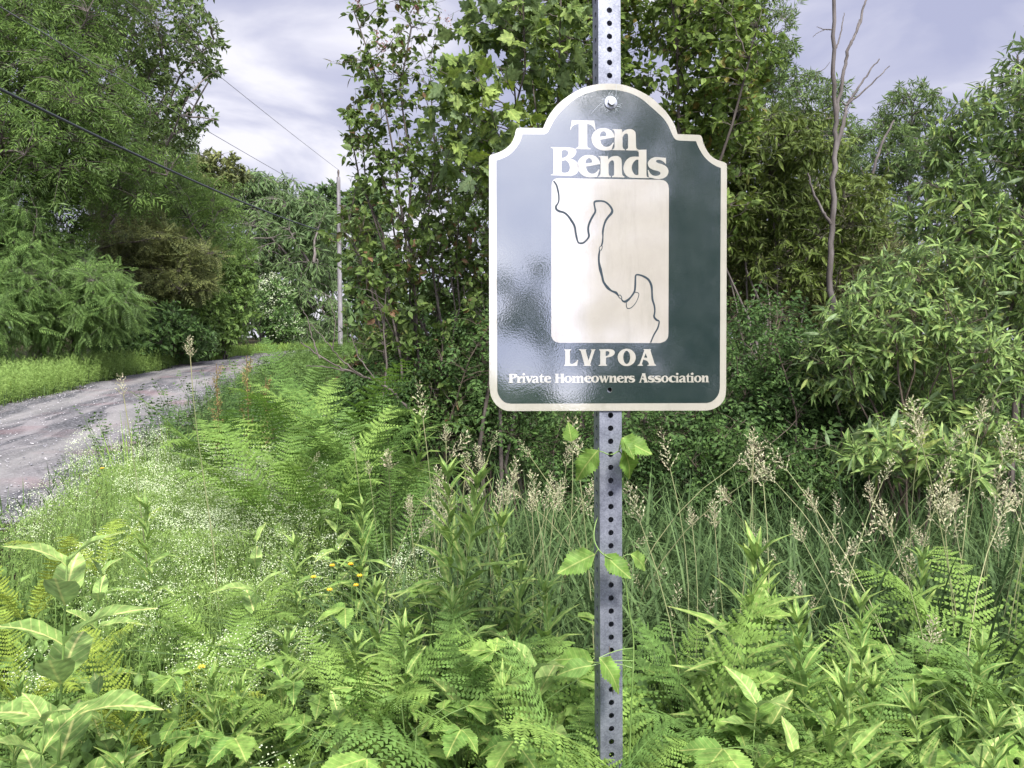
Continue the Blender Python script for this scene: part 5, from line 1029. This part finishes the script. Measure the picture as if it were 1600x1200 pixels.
def herb(name, cat, h, leafspec, stem_r=.004, bend=.05):
    """leafspec: list of (height fraction, azimuth, elevation, length, template mesh)"""
    t = bpy.data.objects.new(name, None); C.objects.link(t); t['category'] = cat
    K = 8; u_ = np.linspace(0, 1, K); c = np.stack([bend * u_ ** 2, bend * .4 * np.sin(u_ * 4), h * u_], -1)
    q = MB(); tubes(q, c, np.linspace(stem_r, stem_r * .35, K), 6); ob('stem', q.mesh('stem', M['stem_green'], smooth=True), t)
    for f, az, el, ln, me1, roll in leafspec:
        p = np.array([np.interp(f, u_, c[:, j]) for j in range(3)]); d = np.array([math.cos(az) * math.cos(el), math.sin(az) * math.cos(el), math.sin(el)])
        up_ = np.array([-math.cos(az) * math.sin(el), -math.sin(az) * math.sin(el), math.cos(el)]) + rng.normal(0, roll, 3)
        o1 = bpy.data.objects.new('leaf', pick(me1)); C.objects.link(o1); o1.parent = t; o1.matrix_basis = frame(p, d, up_, ln)
    return t
def lm(tp, mat):
    V0, T0, U0 = TP[tp]; r_ = []
    for cv, tw, wv in ((0, 0, .02), (.25, .25, .05), (-.12, -.3, .04), (.45, .15, .06)):
        V = V0.copy(); y = V[:, 1]; V[:, 2] += -cv * y ** 2 + wv * np.sin(y * 13) * np.abs(V[:, 0]) * 4; V[:, 0] *= 1 + .04 * np.sin(y * 17 + cv * 9); V[:, 0] += tw * .25 * y ** 2; r_.append(mesh('leaf', V, T0, M[mat], U0, True))
    return r_
pick = lambda q: random.choice(q) if isinstance(q, list) else q
ml = lm('milkweed', 'milkweed'); gl = lm('lance', 'goldenrod'); sl = lm('serrate', 'bramble'); cl_ = lm('serrate', 'creeper'); hl = lm('heart', 'creeper'); rl_ = lm('ovate', 'goldenrod'); bl = lm('heart', 'bramble')
def milkweed(h, n, L_):
    sp_ = []
    for k in range(n):
        f = .12 + .86 * k / (n - 1); az = k * 1.57 + random.uniform(-.25, .25)
        for s_ in (0, math.pi): sp_.append((f, az + s_, R(18 + 50 * f ** 3 + random.uniform(-10, 10)), L_ * (math.sin(math.pi * (.22 + .62 * f)) ** .8) * random.uniform(.85, 1.1), ml, .12))
    return herb('milkweed', 'milkweed', h, sp_, .005, .04)
def goldenrod(h, L_, n=46):
    sp_ = []
    for k in range(n):
        f = .06 + .93 * (k / n) ** .85; el = R(20 + 45 * f ** 2 + random.uniform(-12, 12))
        sp_.append((f, k * 2.4 + random.uniform(-.3, .3), el, L_ * (1.0 if f < .7 else max(.3, 1.0 - (f - .7) * 1.9)) * random.uniform(.75, 1.15), gl, .2))
    for k in range(7): sp_.append((.99, k * .9, R(65 + random.uniform(-10, 15)), L_ * .45, gl, .2))
    return herb('goldenrod', 'goldenrod', h, sp_, .0035, .04)
def bramble(h, n=7, L_=.075, tm=None, name='bramble', cat='bramble'):
    tm = tm or sl; sp_ = []
    for k in range(n):
        f = .35 + .63 * k / (n - 1); az = k * 2.4 + random.uniform(-.4, .4); sp_.append(('pet', f, az))
    t = bpy.data.objects.new(name, None); C.objects.link(t); t['category'] = cat
    u_ = np.linspace(0, 1, 8); c = np.stack([.10 * u_ ** 2, .03 * np.sin(u_ * 4), h * u_ * (1 - .1 * u_)], -1)
    q = MB(); tubes(q, c, np.linspace(.0035, .0015, 8), 6); leaves = []
    for _, f, az in sp_:
        p = np.array([np.interp(f, u_, c[:, j]) for j in range(3)]); d = np.array([math.cos(az), math.sin(az), .55]); e_ = p + d * L_ * .9; e_[2] -= .01
        tubes(q, bez(p, (p + e_) / 2 + (0, 0, .012), e_, 4)[0], np.full(4, .0012), 4)
        for da, sc_, back_ in ((0, 1.15, 0), (1.15, .95, .1), (-1.15, .95, .1)):
            a2 = az + da; dd = np.array([math.cos(a2), math.sin(a2), -.15 + random.uniform(-.2, .2)]); leaves.append((e_ - d * back_ * .02, dd, np.array([0, 0, 1]) + rng.normal(0, .25, 3), L_ * sc_ * random.uniform(.8, 1.15) * (.65 + .5 * (1 - f))))
    ob('stem', q.mesh('stem', M['stem_green'], smooth=True), t)
    for p, d, n_, s_ in leaves:
        o1 = bpy.data.objects.new('leaf', pick(tm)); C.objects.link(o1); o1.parent = t; o1.matrix_basis = frame(p, d, n_, s_)
    return t
def place(src, used, px, py, d, H, label, rz=None, group=None, tilt=0.08):
    """put plant so its tip is at that height; H = template height"""
    top = P(px, py, d); z0 = float(gz(top[0], d)); s_ = (top[2] - z0) / H
    tl = (random.uniform(-tilt, tilt), random.uniform(-tilt, tilt)); rz = random.random() * 6.28 if rz is None else rz
    if src not in used:
        used.append(src); src.location = (top[0], top[1], z0); src.rotation_euler = (*tl, rz); src.scale = (s_,) * 3; src['label'] = label
        if group: src['group'] = group
        return src
    return copy_tree(src, (top[0], top[1], z0), rz, s_, label, group, tl)
used = []
mw = [milkweed(1.0, 12, .195), milkweed(1.0, 10, .15)]
for k, px, py, d, lab in [(0, 92, 880, 1.62, 'tall milkweed with broad pale leaves at the lower left'), (1, 130, 890, 2.3, 'milkweed just behind the tall one at lower left'), (1, 372, 835, 2.6, 'small milkweed with rounded leaves above the herb mat'), (1, 525, 790, 3.3, 'young milkweed in front of the fern bank'), (0, 30, 1130, 1.5, 'short milkweed cut by the lower left corner'), (1, 690, 1010, 1.75, 'milkweed among the bramble leaves left of the post'), (1, 1540, 1060, 1.7, 'broad leaved milkweed at the lower right'), (0, 1250, 1080, 1.55, 'milkweed in the right foreground between ferns')]:
    place(mw[k], used, px, py, d, 1.0, lab)
gr = [goldenrod(1.0, .16, 60), goldenrod(1.0, .15, 60), goldenrod(1.0, .175, 50)]
for k, px, py, d, lab in [(0, 688, 760, 2.15, 'tall leafy goldenrod, left of the pair left of the post'), (1, 722, 745, 2.3, 'tall leafy goldenrod, right of the pair left of the post'), (2, 765, 820, 2.4, 'goldenrod between the tall pair and the post'), (0, 575, 790, 2.9, 'goldenrod standing before the dark ferns'), (1, 645, 650, 4.2, 'far goldenrod at the foot of the shrubs'), (2, 1128, 850, 1.75, 'tallest goldenrod right of the post'), (0, 1290, 985, 1.6, 'goldenrod in the right foreground, second from the post'), (1, 1385, 960, 1.75, 'goldenrod in the right foreground, third from the post'), (2, 1470, 1090, 1.5, 'goldenrod at the bottom right'), (0, 250, 790, 2.7, 'goldenrod rising over the white flowers'), (1, 1160, 900, 2.1, 'goldenrod just behind the tallest right one'), (2, 1340, 1100, 1.35, 'nearest goldenrod in the right foreground'), (0, 610, 1000, 2.0, 'goldenrod low among white flowers left of centre'), (1, 800, 900, 2.2, 'slim goldenrod in the grass left of the post'), (2, 480, 850, 2.7, 'slim goldenrod near the yellow flowers'), (1, 1560, 1140, 1.4, 'goldenrod near the lower right corner'), (0, 1410, 870, 2.4, 'goldenrod in the dark grass at right')]:
    place(gr[k], used, px, py, d, 1.0, lab)
br_ = [bramble(1.0, 9, .12), bramble(1.0, 8, .145), bramble(1.0, 9, .11, bl)]
for k, px, py, d, lab in [(0, 1175, 960, 1.75, 'bramble with serrated leaves under the right goldenrod'), (1, 1150, 1060, 1.45, 'nearest bramble right of the post'), (0, 1230, 1080, 1.45, 'bramble right of the nearest one'), (1, 600, 900, 2.2, 'bramble with drooping ribbed leaves left of centre'), (2, 560, 1000, 1.9, 'bramble with broad leaves in the white flowers'), (0, 690, 1060, 1.6, 'bramble bright against the white flowers'), (1, 640, 1110, 1.5, 'bramble low at the bottom centre'), (2, 1500, 1060, 1.6, 'broad leaved bramble at the lower right'), (1, 1580, 1040, 1.7, 'large leaved bramble at the right edge'), (0, 900, 1000, 1.62, 'bramble just left of the post foot'), (2, 860, 1000, 1.75, 'broad leaved bramble left of the post'), (1, 1400, 1150, 1.4, 'bramble at the bottom right edge'), (0, 520, 1130, 1.7, 'bramble at the bottom left of centre'), (2, 200, 1150, 1.6, 'broad leaved bramble at the bottom left'), (0, 1040, 1060, 1.9, 'bramble behind the post ferns'), (1, 460, 690, 4.0, 'bramble in the left fern bank'), (0, 330, 1000, 2.1, 'bramble in the herb mat centre left')]:
    place(br_[k], used, px, py, d, 1.0, lab)

zones = [(-40, 330, 930, 1150, 1.6, 2.3, 'in the left foreground below the gravel'), (330, 620, 900, 1150, 1.5, 2.3, 'left of centre near the white flowers'), (620, 900, 900, 1150, 1.4, 2.1, 'just left of the steel post'), (1000, 1280, 930, 1150, 1.35, 2.0, 'in the right foreground beside the post'), (1280, 1620, 960, 1160, 1.35, 2.0, 'in the right foreground corner')]
for zi, (xa, xb, ya, yb, da, db, wh) in enumerate(zones):
    for i in range(9):
        f = random.random(); d = db + (da - db) * f; py = ya + (yb - ya) * f + random.uniform(-15, 15); px = xa + (xb - xa) * (i + random.random()) / 9
        if zi == 3 and i in (0, 1, 3): continue
        if zi == 0 and i in (1, 2, 3, 4): continue
        kind = [('young goldenrod', gr), ('leafy bramble', br_), ('young milkweed', mw)][(0, 1, 0, 1, 1, 0, 2, 1, 0)[i]]
        place(random.choice(kind[1]), used, px, py, d, 1.0, 'bright ' + kind[0] + ' ' + wh, group='bright ' + kind[0] + 's ' + wh)
    for i in range(3):
        px = xa + (xb - xa) * (i + random.random()) / 3; d = random.uniform(da + .1, db + .3)
        fern(px, random.uniform(ya + 30, yb - 30), d, .45, random.choice(['fern', 'fern', 'fern_yellow', 'fern_dark']), 'low fern ' + wh, n=6, group='low ferns ' + wh)
# flowering grass stalks
def panicle(seed, dense=1.0, L_=.16):
    rg = np.random.default_rng(seed); m8 = MB(); n = int(17 * dense); q0 = []; dd = []
    for k in range(n):
        f = k / n; a = k * 2.4; bl_ = .045 * (1 - f) ** .6 * rg.uniform(.5, 1.3) + .006; d = np.array([math.cos(a) * .8, math.sin(a) * .8, .9]); d /= np.linalg.norm(d)
        p0 = np.array([0, 0, f * L_]); m_n = max(3, int(bl_ / .006))
        for j in range(m_n):
            q0.append(p0 + d * bl_ * (j + 1) / m_n + rg.normal(0, .002, 3)); dd.append(d + rg.normal(0, .35, 3))
        tubes(m8, np.array([p0, p0 + d * bl_]), np.array([.0006, .0003]), 3)
    q0 = np.array(q0); scatter(m8, TP['diamond'], q0, np.array(dd), rg.normal(size=q0.shape), .0085 + .004 * rg.random(len(q0)))
    return m8.mesh('seed_head', M['seed'])
heads = [panicle(1), panicle(2, 1.3, .14), panicle(3, 1., .13), panicle(4, 1.5, .12)]
def stalk_mesh(bend, seed):
    rg = np.random.default_rng(seed); u_ = np.linspace(0, 1, 10); c = np.stack([bend * u_ ** 2.5, .02 * np.sin(u_ * 5 + seed), u_ * (1 - .3 * bend * u_ ** 2)], -1)
    m9 = MB(); tubes(m9, c, np.linspace(.0022, .0011, 10), 4)
    return m9.mesh('stalk', M['straw'], smooth=True), c[-1], norm(c[-1] - c[-2])
stalks = [stalk_mesh(b, i) for i, b in enumerate([.05, .14, .25, .38])]
def grass_stalk(px, py, d, label, group=None, big=1.0, k=None, tofar=None):
    k = random.randrange(4) if k is None else k; sm, tip, dr_ = stalks[k]
    top = P(px, py, d); rz = random.random() * 6.28; s_ = (top[2] - float(gz(top[0], d))) / (tip[2] + .10)
    # offset so that the head, not the foot, is over the spot
    off = np.array([math.cos(rz) * tip[0], math.sin(rz) * tip[0]]) * s_
    z0 = float(gz(top[0] - off[0], top[1] - off[1]))
    t = thing('grass_stalk', label, 'grass stalk', (top[0] - off[0], top[1] - off[1], z0), group); t.rotation_euler = (0, 0, rz)
    o1 = ob('stem', sm, t); o1.scale = (s_,) * 3
    o2 = ob('seed_head', random.choice(heads), t); o2.location = tuple(tip * s_ - dr_ * .01); o2.rotation_euler = Vector(dr_).to_track_quat('Z', 'Y').to_euler(); o2.scale = (big * random.uniform(.6, .95),) * 3
    return t
grass_stalk(308, 492, 2.9, 'tall grass stalk rising alone over the road, right one of two', k=0, big=.9)
grass_stalk(194, 556, 2.7, 'tall grass stalk rising alone over the road, left one of two', k=0, big=.9)
grass_stalk(998, 745, 1.9, 'pale dense grass head just right of the post', k=1, big=.8)
grass_stalk(1165, 640, 2.3, 'upright tan grass head right below the sign corner', k=0)
grass_stalk(1190, 690, 2.2, 'branched pinkish grass head right of the sign', k=1, big=1.2)
grass_stalk(1395, 775, 2.0, 'pale spreading grass head standing out in the dark grass', k=1, big=1.1)
grass_stalk(1330, 855, 1.95, 'reddish drooping grass head in the dark grass at right', k=2, big=1.1)
grass_stalk(1125, 765, 2.1, 'small pale grass head right of the post', k=0, big=.8)
grass_stalk(1275, 745, 2.3, 'tan grass head between the two brighter ones', k=1)
grass_stalk(1450, 965, 1.9, 'low dull grass head above the right goldenrods', k=1)
grass_stalk(660, 600, 2.9, 'tallest tan grass head left of the sign', k=0, big=1.1)
grass_stalk(600, 680, 2.8, 'drooping grass head over the left ferns', k=2)
grass_stalk(700, 660, 2.6, 'long narrow grass head left of the sign corner', k=2, big=1.1)
grp1 = 'grass heads in the stand left of the post'; grp2 = 'grass heads in the dark grass right of the post'; grp3 = 'grass heads in the patch at the right edge'
for i in range(38):
    px = 640 + 300 * i / 38 + random.uniform(-6, 6); zone = 'between the ferns and the tall herbs' if px < 715 else ('under the left part of the sign' if px < 860 else 'close to the left side of the post')
    grass_stalk(px, random.uniform(640, 800), random.uniform(2.3, 3.6), 'tan flowering grass head ' + zone, grp1, big=random.uniform(.7, 1.1))
for i in range(30):
    px = 985 + 440 * i / 30 + random.uniform(-8, 8); zone = 'close to the right side of the post' if px < 1090 else ('below the lower right corner of the sign' if px < 1220 else 'in the dark grass before the willow')
    grass_stalk(px, random.uniform(650, 960), random.uniform(2.0, 3.4), 'tan flowering grass head ' + zone, grp2, big=random.uniform(.7, 1.2), k=random.choice([1, 2, 3]))
for i in range(34): grass_stalk(random.uniform(1440, 1680), random.uniform(600, 840), random.uniform(2.2, 3.3), 'pale flowering grass head in the patch at the right edge', grp3, big=random.uniform(.9, 1.3))
for i in range(7): grass_stalk(random.uniform(330, 620), random.uniform(620, 820), random.uniform(3.0, 4.2), 'thin grass head poking above the left ferns', 'grass heads above the left ferns', big=.8)
# dock stalks
for px, py, d, lab in [(385, 555, 4.6, 'rusty green dock stalk in seed before the road'), (338, 568, 4.8, 'thinner dock stalk in seed left of the rusty one'), (415, 590, 4.9, 'short dock stalk right of the rusty one')]:
    top = P(px, py, d); z0 = float(gz(top[0], d)); H = top[2] - z0; b0 = np.array([top[0], top[1], z0]); t = thing('dock_plant', lab, 'dock', tuple(b0))
    m8 = MB(); tubes(m8, np.array([[0, 0, 0], [.01, 0, H * .5], [0, 0, H]]), np.array([.006, .004, .002]), 5)
    nb_ = 9; seeds = []
    for k in range(nb_):
        f = .5 + .48 * k / nb_; a = k * 2.4; L2 = .16 * (1 - (f - .5)); p0 = np.array([0, 0, f * H]); p1 = p0 + np.array([math.cos(a) * .3, math.sin(a) * .3, 1]) * L2
        tubes(m8, np.array([p0, p1]), np.array([.002, .001]), 4); tt2 = rng.random(70)[:, None]; seeds.append(p0 * (1 - tt2) + p1 * tt2 + rng.normal(0, .008, (70, 3)))
    ob('stem', m8.mesh('stem', M['stem_red']), t); seeds = np.concatenate(seeds); m9 = MB(); scatter(m9, TP['diamond'], seeds, rng.normal(size=seeds.shape) + (0, 0, -.5), rng.normal(size=seeds.shape), .012); ob('seed_head', m9.mesh('dock_seeds', M['dock']), t)
    for k in range(6):
        a = k * 1.1; o1 = bpy.data.objects.new('leaf', pick(ml)); C.objects.link(o1); o1.parent = t; o1.matrix_basis = frame((0, 0, H * (.25 + .06 * k)), (math.cos(a), math.sin(a), .5), (0, 0, 1), .2)
# roadside grass tufts standing against the gravel
for px, py, d, lab in [(200, 640, 4.6, 'leafy grass tuft before the gravel, left one'), (275, 650, 4.4, 'coarse grass tuft before the gravel, right one'), (235, 670, 4.3, 'small grass tuft between the two larger ones')]:
    top = P(px, py, d); z0 = float(gz(top[0], d)); H = (top[2] - z0); b0 = np.array([top[0], top[1], z0]); t = thing('grass_tuft', lab, 'grass tuft', tuple(b0)); n = 55
    a = rng.random(n) * 6.28; hh = H * rng.uniform(.6, 1.05, n); ln = rng.uniform(.05, .4, n); u_ = np.linspace(0, 1, 7)
    c = np.stack([np.cos(a), np.sin(a), 0 * a], -1)[:, None] * (ln * hh)[:, None, None] * (u_ ** 2)[None, :, None] + np.array([0, 0, 1.]) * (hh[:, None] * u_[None] * (1 - .25 * ln[:, None] * u_[None]))[..., None]
    sd2 = np.stack([-np.sin(a), np.cos(a), 0 * a], -1); w_ = .007 * np.sin(np.pi * (u_ * .8 + .18)) * (u_ < .999)
    V = np.stack([c + sd2[:, None] * w_[None, :, None], c - sd2[:, None] * w_[None, :, None]], 2).reshape(-1, 3); i = np.arange(n)[:, None]; k = np.arange(6)[None]; A = (i * 7 + k) * 2
    T = np.concatenate([np.stack([A, A + 1, A + 3], -1).reshape(-1, 3), np.stack([A, A + 3, A + 2], -1).reshape(-1, 3)])
    bo = ob('blades', mesh('blades', V, T, M['grass_bright'], np.zeros((len(V), 2)) + .3), t); bo['kind'] = 'stuff'
# small yellow flowers
for i, (px, py, d, lab) in enumerate([(548, 882, 2.6, 'yellow flower, topmost of the small cluster left of centre'), (519, 884, 2.6, 'yellow flower at the left of the small cluster'), (562, 900, 2.55, 'yellow flower right in the small cluster'), (490, 902, 2.5, 'yellow flower low left of the cluster'), (515, 922, 2.45, 'lowest yellow flower of the cluster'), (556, 915, 2.5, 'yellow flower tucked under the cluster'), (160, 732, 3.6, 'lone yellow flower over the white herbs by the road'), (315, 1043, 2.0, 'lone orange yellow flower in the shaded herb mat')]):
    top = P(px, py, d); z0 = float(gz(top[0], d)); t = thing('yellow_flower', lab, 'wildflower', (top[0], top[1], z0)); H = top[2] - z0
    m8 = MB(); tubes(m8, np.array([[.03, 0, 0], [.01, .01, H * .5], [0, 0, H]]), np.array([.0015, .0013, .001]), 4); ob('stem', m8.mesh('stem', M['stem_green']), t)
    m9 = MB(); n = 14; a = np.arange(n) * 2 * math.pi / n; scatter(m9, TP['ovate'], np.tile([0, 0, H], (n, 1)), np.stack([np.cos(a), np.sin(a) - .2, .25 + .4 * (np.arange(n) % 2)], -1), np.tile([0, -.1, 1.], (n, 1)), .0105); ob('petals', m9.mesh('petals', M['yellow']), t)
# creeper with leaves on the post
vb = P(975, 1150, 1.46); v0 = np.array([vb[0], vb[1], 0]); vt = thing('climbing_vine', 'thin climbing vine with toothed leaves twining round the sign post', 'vine', tuple(v0))
pd = 1.455
vp = [v0 + (0, 0, .02), P(985, 1120, 1.47), P(992, 1000, 1.47), P(983, 960, 1.46), P(975, 880, pd), P(940, 868, pd - .02), P(925, 840, pd + .02), P(935, 800, pd + .06), P(978, 760, pd + .05), P(972, 700, pd), P(955, 713, pd - .015), P(936, 703, pd - .005), P(915, 710, pd), P(890, 690, pd)]
vp = np.array(vp); u_ = np.linspace(0, len(vp) - 1, 120); c = np.stack([np.interp(u_, np.arange(len(vp)), vp[:, j]) for j in range(3)], -1)
c = np.apply_along_axis(lambda v: np.convolve(np.pad(v, 4, 'edge'), np.ones(9) / 9, 'valid'), 0, c); m8 = MB(); tubes(m8, c, np.linspace(.0017, .0009, 120), 5)
m8b = MB(); tubes(m8b, np.array([P(952, 1010, 1.45), P(955, 1045, 1.44), P(958, 1085, 1.445)]), np.array([.001, .001, .001]), 4)
ob('stem', m8.mesh('stem', M['stem_green'], v0, True), vt); ob('tendril', m8b.mesh('tendril', M['bark_dark'], v0, True), vt)
def vleaf(px0, py0, px1, py1, me1, tip_d=0., nz_=(0, -.75, .6), d=1.445):
    a = P(px0, py0, d); b = P(px1, py1, d + tip_d); v = b - a; ln = np.linalg.norm(v)
    nr = c[np.argmin(np.linalg.norm(c - a, axis=1))]
    if np.linalg.norm(nr - a) < .2: mq = MB(); tubes(mq, bez(a, (a + nr) / 2 + (0, -.004, .01), nr, 5)[0], np.full(5, .0009), 4); ob('petiole', mq.mesh('petiole', M['stem_green'], v0), vt)
    o1 = bpy.data.objects.new('leaf', pick(me1)); C.objects.link(o1); o1.parent = vt; o1.matrix_basis = frame(a - v0, v, np.array(nz_, float), ln)
vleaf(935, 703, 893, 748, cl_); vleaf(972, 684, 1018, 714, cl_, .01); vleaf(973, 700, 1001, 750, cl_, .01); vleaf(972, 686, 995, 712, cl_, -.02)
vleaf(893, 690, 888, 658, hl, .0); vleaf(930, 866, 868, 893, cl_); vleaf(945, 866, 984, 908, cl_, -.01); vleaf(985, 866, 1022, 886, cl_, .01)
vleaf(936, 1028, 982, 1072, cl_, -.02, (0.1, -.5, .8), 1.43); vleaf(928, 1035, 862, 1020, lm('ovate', 'creeper'), .03, (0, -.6, .8), 1.5); vleaf(925, 1040, 870, 1045, lm('ovate', 'goldenrod'), 0, (0, -.7, .7), 1.44)

# mats: keep parents' copies clean
for o in list(bpy.data.objects):
    if o.type == 'EMPTY' and o.parent is None and 'label' not in o: bpy.data.objects.remove(o)
print('OBJECTS', len(bpy.data.objects), 'TRIS', sum(len(m.polygons) for m in bpy.data.meshes))
